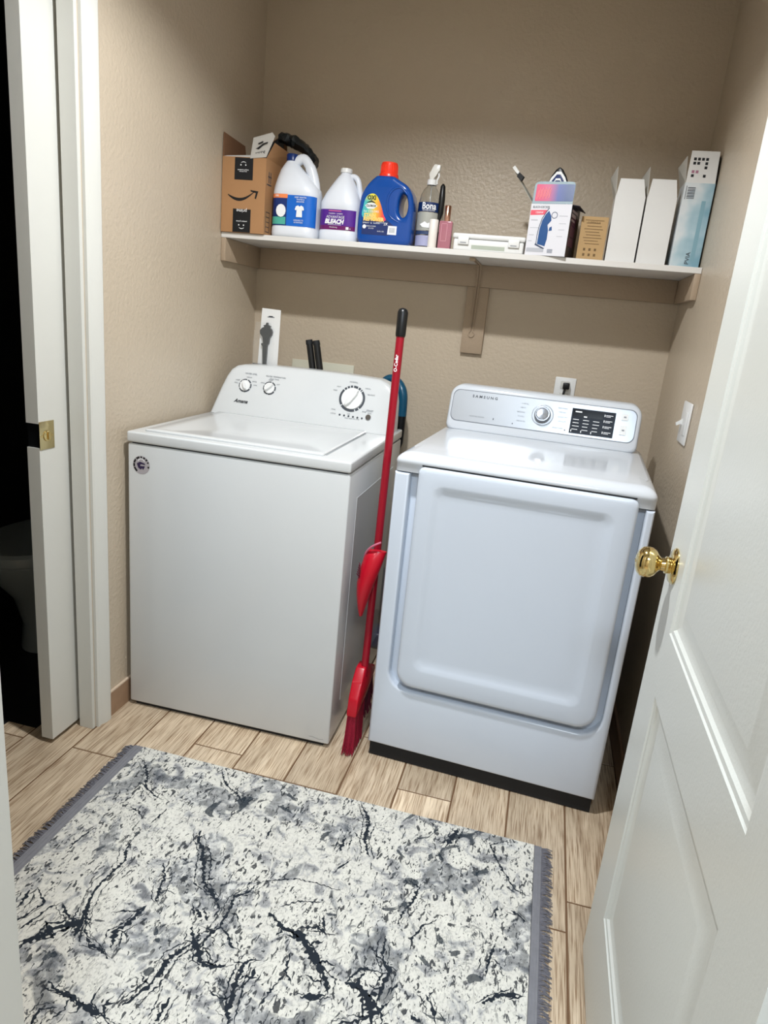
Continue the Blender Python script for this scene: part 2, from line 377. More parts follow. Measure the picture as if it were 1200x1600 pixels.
# local: u along -y from latch edge, face at x=0 looking to -x
panels = [(0.131, 0.634, 0.222, 0.720), (0.131, 0.634, 0.843, 1.905)]
bm = new()
def U(u, z, d): return (d, -u, z)
us = [0.002, 0.131, 0.634, DW-0.002]; zs = [DZ0, 0.222, 0.720, 0.843, 1.905, DZ1]
for side in (0, 1):
    X = 0.0 if side == 0 else DT; sg = 1 if side == 0 else -1
    for i in range(3):
        for j in range(5):
            u0, u1, z0, z1 = us[i], us[i+1], zs[j], zs[j+1]
            if i == 1 and j in (1, 3): continue
            poly(bm, [U(u0, z0, X), U(u1, z0, X), U(u1, z1, X), U(u0, z1, X)])
    for (u0, u1, z0, z1) in panels:
        seq = [(0, 0), (0.003, 0.0025), (0.010, 0.0035), (0.015, 0.0075), (0.026, 0.0105), (0.031, 0.0105), (0.060, 0.0035), (0.064, 0.0030)]
        rr = [[U(u0+k, z0+k, X+sg*d), U(u1-k, z0+k, X+sg*d), U(u1-k, z1-k, X+sg*d), U(u0+k, z1-k, X+sg*d)] for k, d in seq]
        rings(bm, rr, close_first=False, close_last=True)
for (a, b_) in ((0.002, 0.002), (DW-0.002, DW-0.002)): poly(bm, [U(a, DZ0, 0), U(a, DZ1, 0), U(a, DZ1, DT), U(a, DZ0, DT)])
for z in (DZ0, DZ1): poly(bm, [U(0.002, z, 0), U(DW-0.002, z, 0), U(DW-0.002, z, DT), U(0.002, z, DT)])
bmesh.ops.remove_doubles(bm, verts=bm.verts, dist=1e-5)
fin('door_leaf', bm, M_doorw, root, 20)
KU, KZ = 0.060, 0.943
def knob(sgn, x):
    bm = new(); pr = [(0.0, 0), (0.033, 0.0), (0.033, 0.002), (0.029, 0.0065), (0.020, 0.009), (0.013, 0.010)]
    lathe(bm, [(r, sgn*t) for r, t in pr], x, -KU, KZ, 32, 'x', cap=False); rz = fin('rosette', bm, M_brass, root)
    bm = new(); pr = [(0.0135, 0.008), (0.0155, 0.012), (0.0155, 0.016), (0.0125, 0.018), (0.0115, 0.024), (0.016, 0.029), (0.0235, 0.034), (0.0275, 0.041), (0.0285, 0.049), (0.0265, 0.057), (0.020, 0.063), (0.010, 0.0665), (0.0, 0.067)]
    lathe(bm, [(r, sgn*t) for r, t in pr], x, -KU, KZ, 32, 'x', cap=False); k = fin('knob', bm, M_brass, root)
    bm = new(); box(bm, x+sgn*0.0665-0.0015, x+sgn*0.0665+0.0015, -KU-0.006, -KU+0.006, KZ-0.0015, KZ+0.0015, 0.0005); fin('privacy_slot', bm, M_brass2, k)
knob(-1, -0.0002); knob(1, DT+0.0002)
bm = new(); box(bm, 0.005, DT-0.005, -0.0018, -0.0004, KZ-0.028, KZ+0.028, 0.0003); fin('latch_plate', bm, M_brass2, root)
for z in (0.2, 1.0, 1.8):
    bm = new(); tube(bm, [(DT+0.004, -DW-0.002, z-0.045), (DT+0.004, -DW-0.002, z+0.045)], 0.005, 12); fin('hinge', bm, M_brass2, root)

# ------------------------------------------------------------ rug
rm = bpy.data.materials.new('marble_pattern_rug'); rm.use_nodes = True
nt = rm.node_tree; N = nt.nodes; L = nt.links; b = N['Principled BSDF']; b.inputs['Roughness'].default_value = 0.9; b.inputs['Specular IOR Level'].default_value = 0.1
tc = N.new('ShaderNodeTexCoord')
def noise(scale, detail=3, dist=0.0, rot=0.0, sc3=(1, 1, 1), w=None, loc=(0, 0, 0)):
    mp = N.new('ShaderNodeMapping'); mp.inputs['Rotation'].default_value = (0, 0, rot); mp.inputs['Location'].default_value = loc; mp.inputs['Scale'].default_value = sc3
    L.new(tc.outputs['Object'], mp.inputs[0])
    n = N.new('ShaderNodeTexNoise'); n.inputs['Scale'].default_value = scale; n.inputs['Detail'].default_value = detail; n.inputs['Distortion'].default_value = dist
    L.new(mp.outputs[0], n.inputs['Vector']); return n.outputs['Fac']
def ramp(src, stops):
    r = N.new('ShaderNodeValToRGB'); L.new(src, r.inputs[0]); cr = r.color_ramp
    while len(cr.elements) < len(stops): cr.elements.new(0.5)
    for e, (p, c) in zip(cr.elements, stops): e.position = p; e.color = (c, c, c, 1) if isinstance(c, float) else c
    return r.outputs[0]
def mixc(fac, a, bb, mode='MIX'):
    m = N.new('ShaderNodeMix'); m.data_type = 'RGBA'; m.blend_type = mode
    if isinstance(fac, float): m.inputs[0].default_value = fac
    else: L.new(fac, m.inputs[0])
    for s, v in ((6, a), (7, bb)):
        if isinstance(v, tuple): m.inputs[s].default_value = v
        else: L.new(v, m.inputs[s])
    return m.outputs[2]
def mul(a, c):
    m = N.new('ShaderNodeMath'); m.operation = 'MULTIPLY'; L.new(a, m.inputs[0])
    if isinstance(c, float): m.inputs[1].default_value = c
    else: L.new(c, m.inputs[1])
    return m.outputs[0]
big = noise(7.0, 10, 0.9)
mid = noise(17, 9, 1.3, loc=(3, 1, 0))
base = ramp(mid, [(0.30, lin('#7d7e80')), (0.40, lin('#b4b4b2')), (0.455, lin('#d2d0c8')), (0.75, lin('#dfddd3'))])
gmask = ramp(big, [(0.545, 0.0), (0.575, 0.9)])
gcol = ramp(noise(34, 9, 0.8, loc=(7, 2, 0)), [(0.38, lin('#4c5158')), (0.48, lin('#777b80')), (0.54, lin('#96989b')), (0.62, lin('#cfcfcb'))])
c1 = mixc(mul(gmask, 0.80), base, gcol)
# short dark flecks, slanting across the rug
fl = ramp(noise(105, 2.5, 0.9, rot=0.9, sc3=(1.0, 0.45, 1)), [(0.385, 1.0), (0.405, 0.0)])
fm1 = ramp(noise(5.5, 3, 0.6, loc=(11, 4, 0)), [(0.36, 0.25), (0.46, 1.0)])
c2 = mixc(mul(mul(fl, fm1), 0.9), c1, lin('#2a2e34'))
fl2 = ramp(noise(170, 2, 0.8, rot=2.2, sc3=(1.0, 0.5, 1), loc=(5, 9, 0)), [(0.355, 1.0), (0.375, 0.0)])
fm2 = ramp(noise(7, 3, 0.6, loc=(21, 14, 0)), [(0.42, 0.1), (0.52, 1.0)])
c3 = mixc(mul(mul(fl2, fm2), 0.8), c2, lin('#3a3d44'))
# wandering charcoal clouds hugging the larger patches
dk = ramp(noise(9.0, 12, 2.4, loc=(2, 8, 0)), [(0.335, 1.0), (0.35, 0.0)])
c4 = mixc(mul(dk, 0.85), c3, lin('#25303a'))
hr = ramp(noise(9, 7, 2.0, loc=(13, 3, 0)), [(0.490, 0.0), (0.498, 1.0), (0.506, 0.0)])
hm = ramp(noise(3.5, 2, 0.0, loc=(31, 5, 0)), [(0.52, 0.0), (0.60, 0.8)])
c5 = mixc(mul(hr, hm), c4, lin('#2a333c'))
c5 = mixc(0.55, c5, ramp(noise(230, 4, 0.3, sc3=(1, 0.6, 1)), [(0.36, 0.62), (0.50, 1.0)]), 'MULTIPLY')
L.new(c5, b.inputs['Base Color'])
bn = N.new('ShaderNodeBump'); bn.inputs['Strength'].default_value = 0.25; bn.inputs['Distance'].default_value = 0.002; L.new(noise(500, 2), bn.inputs['Height']); L.new(bn.outputs[0], b.inputs['Normal'])
M_vein = mat('charcoal_pile', '#18212b', 0.9, var=0.3, vscale=40)
M_band = mat('grey_woven_band', '#7e7e83', 0.9, var=0.15, vscale=60)
M_fr = mat('grey_fringe', '#6a6970', 0.95, var=0.35, vscale=90)
RX0, RX1, RY0, RY1 = 0.200, 1.367, -2.62, -1.122
rug = thing('rug', 'black, grey and white marble-pattern rug with grey fringed ends on the wood-look floor', 'rug', (0, 0, 0))
bm = new(); box(bm, RX0, RX1, RY0, RY1, 0.0008, 0.0105, 0.002, 2)
VEINS = [(0.0061,[(0.228,-1.169),(0.281,-1.232),(0.307,-1.28),(0.35,-1.301),(0.379,-1.308)]),(0.0059,[(0.463,-1.132),(0.488,-1.174),(0.519,-1.201),(0.553,-1.216),(0.586,-1.253)]),(0.0044,[(0.278,-1.452),(0.264,-1.481),(0.26,-1.519),(0.259,-1.545)]),(0.0065,[(0.385,-1.425),(0.382,-1.463),(0.388,-1.493),(0.404,-1.522),(0.398,-1.559),(0.394,-1.6),(0.396,-1.632),(0.404,-1.658),(0.421,-1.688),(0.439,-1.715),(0.47,-1.737)]),(0.0045,[(0.311,-1.361),(0.342,-1.367),(0.368,-1.39)]),(0.0045,[(0.403,-1.334),(0.4,-1.371),(0.392,-1.399)]),(0.0108,[(0.524,-1.375),(0.536,-1.408),(0.561,-1.431),(0.582,-1.467),(0.61,-1.519),(0.645,-1.542),(0.662,-1.558),(0.667,-1.58)]),(0.0073,[(0.493,-1.499),(0.522,-1.542),(0.528,-1.578),(0.536,-1.602),(0.551,-1.608)]),(0.0061,[(0.348,-1.672),(0.331,-1.691),(0.323,-1.721),(0.31,-1.759)]),(0.0081,[(0.348,-1.672),(0.38,-1.696),(0.406,-1.705),(0.425,-1.693)]),(0.0158,[(0.336,-1.8),(0.346,-1.774),(0.365,-1.752),(0.37,-1.734),(0.4,-1.712),(0.423,-1.694)]),(0.004,[(0.524,-1.617),(0.511,-1.639),(0.485,-1.647),(0.462,-1.66)]),(0.0099,[(0.526,-1.62),(0.513,-1.673),(0.497,-1.695),(0.516,-1.738)]),(0.0059,[(0.439,-1.715),(0.47,-1.743),(0.496,-1.744),(0.524,-1.756)]),(0.0095,[(0.444,-1.834),(0.474,-1.845),(0.505,-1.848),(0.538,-1.855),(0.565,-1.859),(0.588,-1.861),(0.605,-1.871)]),(0.0046,[(0.592,-1.833),(0.572,-1.844),(0.588,-1.861)]),(0.0116,[(0.645,-1.635),(0.666,-1.666),(0.685,-1.681),(0.702,-1.706),(0.728,-1.708),(0.755,-1.696)]),(0.0076,[(0.685,-1.681),(0.69,-1.642),(0.701,-1.616),(0.701,-1.574),(0.697,-1.533),(0.719,-1.512),(0.729,-1.489)]),(0.0058,[(0.701,-1.616),(0.728,-1.629),(0.744,-1.651),(0.76,-1.655)]),(0.0112,[(0.807,-1.662),(0.789,-1.677),(0.79,-1.717),(0.797,-1.753),(0.799,-1.779),(0.814,-1.804)]),(0.0056,[(0.815,-1.679),(0.814,-1.709),(0.801,-1.732)]),(0.0118,[(0.632,-1.592),(0.651,-1.609)]),(0.0063,[(0.26,-1.666),(0.269,-1.712)]),(0.0101,[(0.889,-1.135),(0.927,-1.193),(0.933,-1.26),(0.959,-1.313)]),(0.0107,[(0.884,-1.271),(0.883,-1.32)]),(0.0041,[(0.92,-1.338),(0.899,-1.369),(0.889,-1.398)]),(0.0111,[(1.164,-1.134),(1.152,-1.173),(1.14,-1.214)]),(0.0055,[(1.297,-1.133),(1.254,-1.166),(1.273,-1.212),(1.299,-1.254),(1.324,-1.294),(1.36,-1.303)]),(0.0061,[(1.071,-1.353),(1.099,-1.366),(1.092,-1.41),(1.076,-1.449),(1.073,-1.484)]),(0.0049,[(1.157,-1.443),(1.128,-1.469),(1.111,-1.503),(1.111,-1.53)]),(0.0069,[(1.291,-1.461),(1.281,-1.499),(1.277,-1.55)]),(0.0061,[(1.285,-1.36),(1.285,-1.394)]),(0.0156,[(0.788,-1.548),(0.83,-1.574),(0.875,-1.582),(0.903,-1.603),(0.931,-1.63),(0.962,-1.662),(0.974,-1.69)]),(0.0039,[(0.804,-1.526),(0.843,-1.496),(0.894,-1.482)]),(0.0032,[(0.726,-1.482),(0.763,-1.461),(0.807,-1.44),(0.857,-1.436),(0.923,-1.437)]),(0.0077,[(0.867,-1.561),(0.903,-1.549),(0.936,-1.562)]),(0.0096,[(1.053,-1.522),(1.06,-1.581),(1.082,-1.601),(1.075,-1.643),(1.071,-1.684)]),(0.0183,[(0.999,-1.655),(1.029,-1.653),(1.052,-1.671),(1.068,-1.697),(1.074,-1.72)]),(0.0073,[(0.999,-1.655),(1.023,-1.613),(1.048,-1.612)]),(0.0036,[(1.093,-1.651),(1.106,-1.614)]),(0.0073,[(1.162,-1.629),(1.18,-1.648),(1.195,-1.681)]),(0.0047,[(0.87,-1.622),(0.876,-1.669),(0.901,-1.695)]),(0.0037,[(0.876,-1.669),(0.861,-1.728),(0.852,-1.762)]),(0.0111,[(1.276,-1.61),(1.31,-1.581),(1.351,-1.567)]),(0.0108,[(0.924,-1.713),(0.972,-1.691)]),(0.0054,[(1.142,-1.68),(1.164,-1.687)]),(0.0061,[(1.32,-1.358),(1.355,-1.379)]),(0.0043,[(0.69,-1.292),(0.692,-1.345)]),(0.0058,[(0.906,-1.516),(0.923,-1.554)])]
rv = random.Random(3)
def ribbon(bm, pts, w, z, mi):
    P = [Vector((p[0], p[1], 0)) for p in pts]; D = []
    for a, c in zip(P, P[1:]):
        n = max(2, int((c-a).length/0.004))
        for i in range(n): D.append(a.lerp(c, i/n))
    D.append(P[-1]); Lf, Rt = [], []
    for i, p in enumerate(D):
        d = (D[min(i+1, len(D)-1)]-D[max(i-1, 0)]); d = d.normalized() if d.length > 0 else Vector((1, 0, 0)); nn = Vector((-d.y, d.x, 0))
        t = i/(len(D)-1); tp = min(1, 0.25+3*min(t, 1-t)); ww = w*0.50*tp*(0.35+1.3*rv.random()**1.5)
        q = p+nn*(rv.random()-0.5)*0.0045
        Lf.append(q+nn*ww); Rt.append(q-nn*ww*(0.6+0.8*rv.random()))
    A = [bm.verts.new((q.x, q.y, z)) for q in Lf]; B = [bm.verts.new((q.x, q.y, z)) for q in Rt]
    for i in range(len(A)-1):
        bm.faces.new([A[i], A[i+1], B[i+1], B[i]]).material_index = mi
zz = 0.0108; nb = len(VEINS)
def inr(p): return RX0+0.004 < p[0] < RX1-0.004 and RY0+0.004 < p[1] < RY1-0.002
for (w, pts) in VEINS:
    for (sx, dy) in ((0, 0), (1, 0.52)):
        q = [((RX0+RX1-p[0]) if sx else p[0], p[1]-dy) for p in pts]
        if sx and max(p[1] for p in q) > -1.62: continue
        q = [(min(max(p[0], RX0+0.005), RX1-0.005), min(p[1], RY1-0.003)) for p in q]
        ribbon(bm, q, w, zz, 1); zz += 0.000004
        if w > 0.0055:
            for s_ in (-1, 1):
                q2 = [(min(max(p[0]+s_*(0.010+0.010*rv.random()), RX0+0.005), RX1-0.005), min(p[1]+(rv.random()-.5)*0.02, RY1-0.003)) for p in q]
                ribbon(bm, (q2[rv.randint(0, 1):] if len(q2) > 2 else q2), w*0.28, zz, 1)
        if w > 0.0065:       # thick veins break up into side twigs
            for p in q[1:-1]:
                a = rv.random()*6.28; l = 0.02+0.03*rv.random(); e = (p[0]+l*math.cos(a), p[1]+l*math.sin(a)); m_ = (p[0]+l*.5*math.cos(a+.4), p[1]+l*.5*math.sin(a+.4))
                if inr(e) and inr(m_): ribbon(bm, [p, m_, e], w*0.35, zz, 1)
me = bpy.data.meshes.new('pile'); bm.to_mesh(me); bm.free(); link('pile', me, [rm, M_vein], rug)
for x0, x1 in ((0.170, RX0-0.0005), (RX1+0.0005, 1.387)):
    bm = new(); box(bm, x0, x1, RY0, RY1, 0.0008, 0.0085, 0.0015, 2)
    for k in range(3):
        xx = x0+(x1-x0)*(k+0.5)/3; box(bm, xx-0.0015, xx+0.0015, RY0, RY1-0.001, 0.0085, 0.0098, 0.0004)
    o = fin('woven_band', bm, M_band, rug); o['label'] = 'plain grey woven end band'
for x0, sg in ((0.171, -1), (1.386, 1)):
    bm = new(); rf = random.Random(5+sg); y = RY1-0.001
    while y > RY0+0.004:
        y -= 0.0026; l = 0.021+0.010*rf.random(); dy = (rf.random()-0.5)*0.016; z = 0.003+0.004*rf.random()
        tube(bm, [(x0, y, 0.0055), (x0+sg*l*0.5, y+dy*0.5+0.002*(rf.random()-.5), z+0.002), (x0+sg*l, y+dy, 0.002)], [0.0017, 0.0015, 0.0009], 5)
    o = fin('fringe', bm, M_fr, rug); o['kind'] = 'stuff'
# ------------------------------------------------------------ washer (local: u right, v back, front face at v=0)
wr = thing('washing_machine', 'white top-loading washer with three dials on a tall rounded control panel', 'washing machine', (0.0201, -0.927, 0), 0.0106)
WW = 0.699
bm = new(); box(bm, 0.001, WW-0.001, 0.004, 0.699, 0.013, 0.8885, 0.006, 3)
box(bm, WW-0.0015, WW-0.0002, 0.10, 0.60, 0.12, 0.80, 0.0)   # pressed side panel
bb = fin('cabinet', bm, M_enam, wr, 40)
bm = new(); box(bm, 0.012, WW-0.012, 0.012, 0.64, 0.886, 0.895); fin('gasket', bm, M_dark, wr)
bm = new(); box(bm, 0.0, WW, 0.0, 0.700, 0.893, 0.925, 0.006, 4); fin('top_deck', bm, M_enam, wr, 40)
# lid: raised slab with a dished middle
bm = new()
def rr3(x0, x1, y0, y1, r, z): return [(p[0], p[1], z) for p in rrect(x0, x1, y0, y1, r, 5)]
rings(bm, [rr3(0.040, 0.606, 0.032, 0.520, 0.008, 0.9255), rr3(0.040, 0.606, 0.032, 0.520, 0.008, 0.9295), rr3(0.043, 0.603, 0.035, 0.517, 0.008, 0.9315),
           rr3(0.085, 0.597, 0.062, 0.500, 0.015, 0.9315), rr3(0.100, 0.585, 0.074, 0.492, 0.02, 0.9275), rr3(0.20, 0.50, 0.20, 0.40, 0.02, 0.9278)])
fin('lid', bm, M_enam, wr, 40)
bm = new(); box(bm, 0.6075, 0.6105, 0.05, 0.50, 0.9250, 0.9256); fin('lid_seam', bm, M_greyink, wr)
# control panel: rounded outline in front view, leaning back
def lean(p, v0, z0, v1, z1): return v0+(p-z0)*(v1-v0)/(z1-z0)
def console_rings(bm, front, back, outl, steps):
    pass
outl = []
def conout(k):
    o = []
    # bottom left, bottom right, then big-radius top corners; k insets the outline
    o += [(0.004+k, 0.9254), (0.688-k, 0.9254)]
    pts = [(0.688-k, 0.96), (0.685-k, 1.03), (0.679-k, 1.062), (0.668-k, 1.083), (0.650-k*.8, 1.098-k*.7), (0.622, 1.1075-k), (0.5, 1.113-k), (0.35, 1.114-k), (0.2, 1.112-k), (0.105, 1.106-k),
           (0.078+k*.6, 1.100-k*.8), (0.058+k*.8, 1.085-k*.4), (0.044+k, 1.060), (0.030+k, 1.02), (0.012+k, 0.955)]
    return o+pts
def conring(k, front):
    r = []
    for (u, z) in conout(k):
        v = (0.520+(z-0.925)*0.36) if front is not None else 0
        r.append((u, v+front, z))
    return r
bm = new(); 
rb = [(u, 0.652, z) for (u, z) in conout(0.0)]
rings(bm, [conring(0.012, 0.0), conring(0.005, 0.002), conring(0.001, 0.007), conring(0.0, 0.014), rb]); fin('control_panel', bm, M_enam, wr, 50)
TL_ = -math.degrees(math.atan(0.36))
def cp(u, z, d=0.0): return (u, 0.520+(z-0.925)*0.36-0.001-d, z)
def disc(bm, u, z, r0, r1, d0, d1, n=40, a0=0, a1=360, gaps=None, mi=0):
    """ring or disc lying on the leaning panel"""
    c = math.cos(math.radians(TL_)); s = math.sin(math.radians(-TL_))
    base = Vector(cp(u, z)); nx = Vector((1, 0, 0)); nz = Vector((0, s, c)); nn = Vector((0, -c, s))
    gaps = gaps or []
    for i in range(n):
        t0 = a0+(a1-a0)*i/n; t1 = a0+(a1-a0)*(i+1)/n; tm = (t0+t1)/2
        if any(g0 <= tm <= g1 for g0, g1 in gaps): continue
        P = lambda r, t, d: base+nx*(r*math.cos(math.radians(t)))+nz*(r*math.sin(math.radians(t)))+nn*d
        q = [P(r0, t0, d1), P(r1, t0, d1), P(r1, t1, d1), P(r0, t1, d1)] if r0 > 0 else [P(0, 0, d1), P(r1, t0, d1), P(r1, t1, d1)]
        poly(bm, [tuple(x) for x in q], mi)
        poly(bm, [tuple(x) for x in (P(r1, t0, d0), P(r1, t1, d0), P(r1, t1, d1), P(r1, t0, d1))], mi)
def dial(nm, u, z, R, ang, gaps, lab=None):
    bm = new(); disc(bm, u, z, 0, R*0.80, 0.0, 0.004, 40); d = fin(nm, bm, M_plasw, wr, None)
    if lab: d['label'] = lab
    bm = new(); disc(bm, u, z, R*0.84, R, 0.0, 0.0006, 72, gaps=gaps); fin('scale_ring', bm, M_darkgrey, d, None)
    bm = new(); s = 0.3 * 0 + math.sin(math.radians(-TL_)); c = math.cos(math.radians(TL_))
    base = Vector(cp(u, z)); nx = Vector((1, 0, 0)); nz = Vector((0, s, c)); nn = Vector((0, -c, s))
    e = (nx*math.cos(math.radians(ang))+nz*math.sin(math.radians(ang))); f = nn.cross(e)
    A = [e*(-R*.74)+f*(-R*.10), e*(-R*.4)+f*(-R*.20), e*(R*.5)+f*(-R*.16), e*(R*.78)+f*(-R*.03), e*(R*.78)+f*(R*.03), e*(R*.5)+f*(R*.16), e*(-R*.4)+f*(R*.20), e*(-R*.74)+f*(R*.10)]
    rings(bm, [[tuple(base+p+nn*0.004) for p in A], [tuple(base+p*0.93+nn*0.013) for p in A], [tuple(base+p*0.8+nn*0.016) for p in A]]); fin('grip', bm, M_plasw, d, 40)
G1 = [(72, 80), (150, 158), (200, 208), (262, 267), (330, 338), (20, 28)]
dial('small_dial', 0.124, 1.033, 0.0245, 115, G1); dial('small_dial', 0.219, 1.034, 0.0245, 40, G1)
dial('large_dial', 0.533, 1.033, 0.0475, 55, [(a, a+4) for a in (40, 52, 64, 78, 92, 104, 122, 135, 215, 243, 268, 290, 310)])
bm = new(); disc(bm, 0.603, 0.977, 0, 0.0095, 0, 0.004, 24); o = fin('start_button', bm, M_chrome, wr, None); o['label'] = 'dark metallic start button'
for k in range(6):
    bm = new(); disc(bm, 0.498+0.0165*k, 0.974-0.0006*k, 0, 0.0036, 0, 0.0005, 8); fin('indicator_light', bm, M_darkgrey, wr, None)
TX = {'tilt': TL_}
def T(s, u, z, size, **o): d = dict(TX); d.update(o); return (s, cp(u, z, 0.0008), size, d)
text('lettering', [T('Amana', 0.118, 0.977, 0.019, bold=0.0003, shear=0.4, width=0.054)], M_ink, wr)
text('printing', [T('WATER LEVEL', 0.140, 1.076, 0.0075), T('WATER TEMPERATURE', 0.236, 1.075, 0.0075), T('(Wash / Rinse)', 0.232, 1.067, 0.006), T('NORMAL', 0.530, 1.089, 0.0075),
                 T('PERM', 0.467, 1.055, 0.006), T('HEAVY', 0.478, 1.069, 0.005), T('DELICATE', 0.600, 1.053, 0.006), T('CASUAL', 0.585, 1.073, 0.0055), T('SOAK', 0.472, 0.990, 0.006), T('OFF', 0.530, 0.980, 0.006),
                 T('RINSE', 0.585, 0.994, 0.006), T('START', 0.605, 0.999, 0.0085, bold=0.0002), T('PAUSE', 0.605, 0.991, 0.005), T('STATUS', 0.473, 0.976, 0.0055), T('WASH  RINSE  SPIN  DONE', 0.545, 0.966, 0.0045),
                 T('LARGE', 0.092, 1.050, 0.0055), T('SMALL', 0.088, 1.040, 0.005), T('MEDIUM', 0.135, 1.063, 0.0055), T('EXTRA', 0.158, 1.050, 0.0055), T('COLD', 0.190, 1.050, 0.0055), T('HOT', 0.250, 1.050, 0.0055), T('WARM', 0.219, 1.062, 0.0055), T('SUPER', 0.163, 1.038, 0.005)], M_greyink, wr)
bm = new(); box(bm, 0.02, WW-0.02, 0.012, 0.66, 0.003, 0.0128); o = fin('base_frame_and_shade', bm, M_dark, wr); o['label'] = 'black block put in as the shade under the cabinet'  # black block keeps the unlit gap under the washer dark
# round sticker on the front and a small scuff
bm = new()
def fd(bm, u, z, r0, r1, y, a0=0, a1=360, n=40, mi=0):
    for i in range(n):
        t0 = math.radians(a0+(a1-a0)*i/n); t1 = math.radians(a0+(a1-a0)*(i+1)/n)
        P = lambda r, t: (u+r*math.cos(t), y, z+r*math.sin(t))
        poly(bm, [P(r0, t0), P(r1, t0), P(r1, t1), P(r0, t1)] if r0 > 0 else [P(0, 0), P(r1, t0), P(r1, t1)], mi)
SU, SZ = 0.047, 0.826
M_stk = mat('grey_sticker', '#a9a4a8', 0.5); M_pur = mat('dark_purple_ink', '#2a1c44', 0.5)
fd(bm, SU, SZ, 0, 0.028, 0.0036)
for a0, a1 in ((105, 132), (140, 168), (172, 196), (200, 235), (60, 74), (84, 96), (38, 52), (18, 28), (-18, -4)): fd(bm, SU, SZ, 0.021, 0.0268, 0.0034, a0, a1, 8, 1)
prism(bm, [(SU-.015, SZ+.004), (SU-.004, SZ+.010), (SU+.012, SZ+.006), (SU+.013, SZ+.002), (SU-.002, SZ+.003), (SU-.004, SZ-.003), (SU+.012, SZ-.002), (SU+.010, SZ-.008), (SU+.006, SZ-.014), (SU+.003, SZ-.009), (SU-.002, SZ-.014), (SU-.010, SZ-.009)], 0.0031, 0.0034, 1, 2)
fd(bm, SU, SZ+0.008, 0.010, 0.0125, 0.0033, 20, 160, 16, 3)
o = fin('round_sticker', bm, [M_stk, M_ink, M_pur, M_white_ink], wr, None); o['label'] = 'round grey sticker with a dark purple emblem'
bm = new(); sc_ = [(0.632, 0.030), (0.645, 0.031), (0.655, 0.028), (0.668, 0.026), (0.680, 0.028)]
for a, c in zip(sc_, sc_[1:]): poly(bm, [(a[0], 0.0036, a[1]), (c[0], 0.0036, c[1]), (c[0], 0.0036, c[1]+.0012), (a[0], 0.0036, a[1]+.0012)])
fin('scratch', bm, M_greyink, wr, None)
for u in (0.06, 0.64):
    for v in (0.06, 0.60):
        bm = new(); lathe(bm, [(0.02, 0), (0.02, 0.0025), (0.01, 0.0028), (0.01, 0.003)], u, v, 0.0, 16); fin('leveling_foot', bm, M_dark, wr)

# ------------------------------------------------------------ dryer
dr = thing('clothes_dryer', 'white front-loading dryer with big rounded door and silver control panel with black display', 'dryer', (0.839, -0.9006, 0), -0.0529)
DWd = 0.686
bm = new()
box(bm, 0.0, DWd, 0.030, 0.66, 0.050, 0.915, 0.008, 3)
# front frame: left column, apron and right column around the door recess
o1 = [(0.0, 0.050), (DWd, 0.050), (DWd, 0.915), (0.664, 0.915)]
inner = [(0.664, 0.32)]+[(0.664-0.06+0.06*math.cos(math.radians(a)), 0.31+0.06*math.sin(math.radians(a))-0.0) for a in (0, -20, -40, -60, -80, -90)]+[(0.112, 0.25)]+[(0.104+0.06*math.cos(math.radians(a)), 0.31+0.06*math.sin(math.radians(a))) for a in (-90, -110, -130, -150, -170, -180)]+[(0.044, 0.915), (0.0, 0.915)]
prism(bm, o1+inner, 0.0, 0.0305, 1)
bmesh.ops.recalc_face_normals(bm, faces=bm.faces)
es = [e for e in bm.edges if all(abs(v.co.y) < 1e-6 for v in e.verts)]
bmesh.ops.bevel(bm, geom=es, offset=0.008, segments=4, profile=0.5, affect='EDGES')
fin('cabinet', bm, M_enam_d, dr, 40)
bm = new(); box(bm, 0.01, DWd-0.01, 0.035, 0.64, 0.912, 0.922); fin('gasket', bm, M_dark, dr)
# door with a shallow dished centre
def dring(k, r, v, dz=0): return [(p[0], v, p[1]) for p in rrect(0.070+k, 0.645-k, 0.274+k, 0.941-k, r, 8, rs=(max(r, .050-k), max(r, .055-k), max(.012, .020-k*.3), max(.012, .018-k*.3)))]
bm = new()
inn = lambda k, v: [(p[0], v, p[1]) for p in rrect(0.118+k, 0.592-k, 0.338+k, 0.892-k, max(.01, .030-k*.3), 8)]
rings(bm, [dring(0.001, .03, 0.026), dring(0, .03, -0.004), dring(0.0015, .03, -0.009), dring(0.006, .03, -0.012), dring(0.014, .03, -0.0135), inn(-0.006, -0.0140), inn(0.0, -0.0132), inn(0.010, -0.0085), inn(0.020, -0.0055), inn(0.036, -0.0045)])
fin('door', bm, M_enam_d, dr, 50)
# rounded top cover
bm = new(); Rr = 0.040
def cov(k, z, y=0.0): return rr3(k, DWd-k, -0.004+k+y, 0.66, max(0.004, 0.016-k*0.2), z)
rings(bm, [cov(0, 0.9185, .007), cov(0, 0.940, .004), cov(0, 0.9455)]+[cov(Rr*(1-math.cos(a)), 0.9455+0.0275*math.sin(a)) for a in [math.radians(q) for q in (15, 30, 45, 60, 75, 90)]])
fin('top_cover', bm, M_cover, dr, 60)
bm = new(); box(bm, 0.078, 0.637, -0.0062, 0.004, 0.9414, 0.9446); fin('door_gap', bm, M_dark, dr, None)
bm = new()
rings(bm, [rr3(0.02, 0.666, 0.075, 0.655, 0.05, 0.9715), rr3(0.05, 0.636, 0.125, 0.655, 0.06, 0.9742), rr3(0.075, 0.611, 0.155, 0.655, 0.06, 0.9752), rr3(0.11, 0.575, 0.20, 0.60, 0.05, 0.9749)]); fin('top_panel', bm, M_cover, dr, 60)
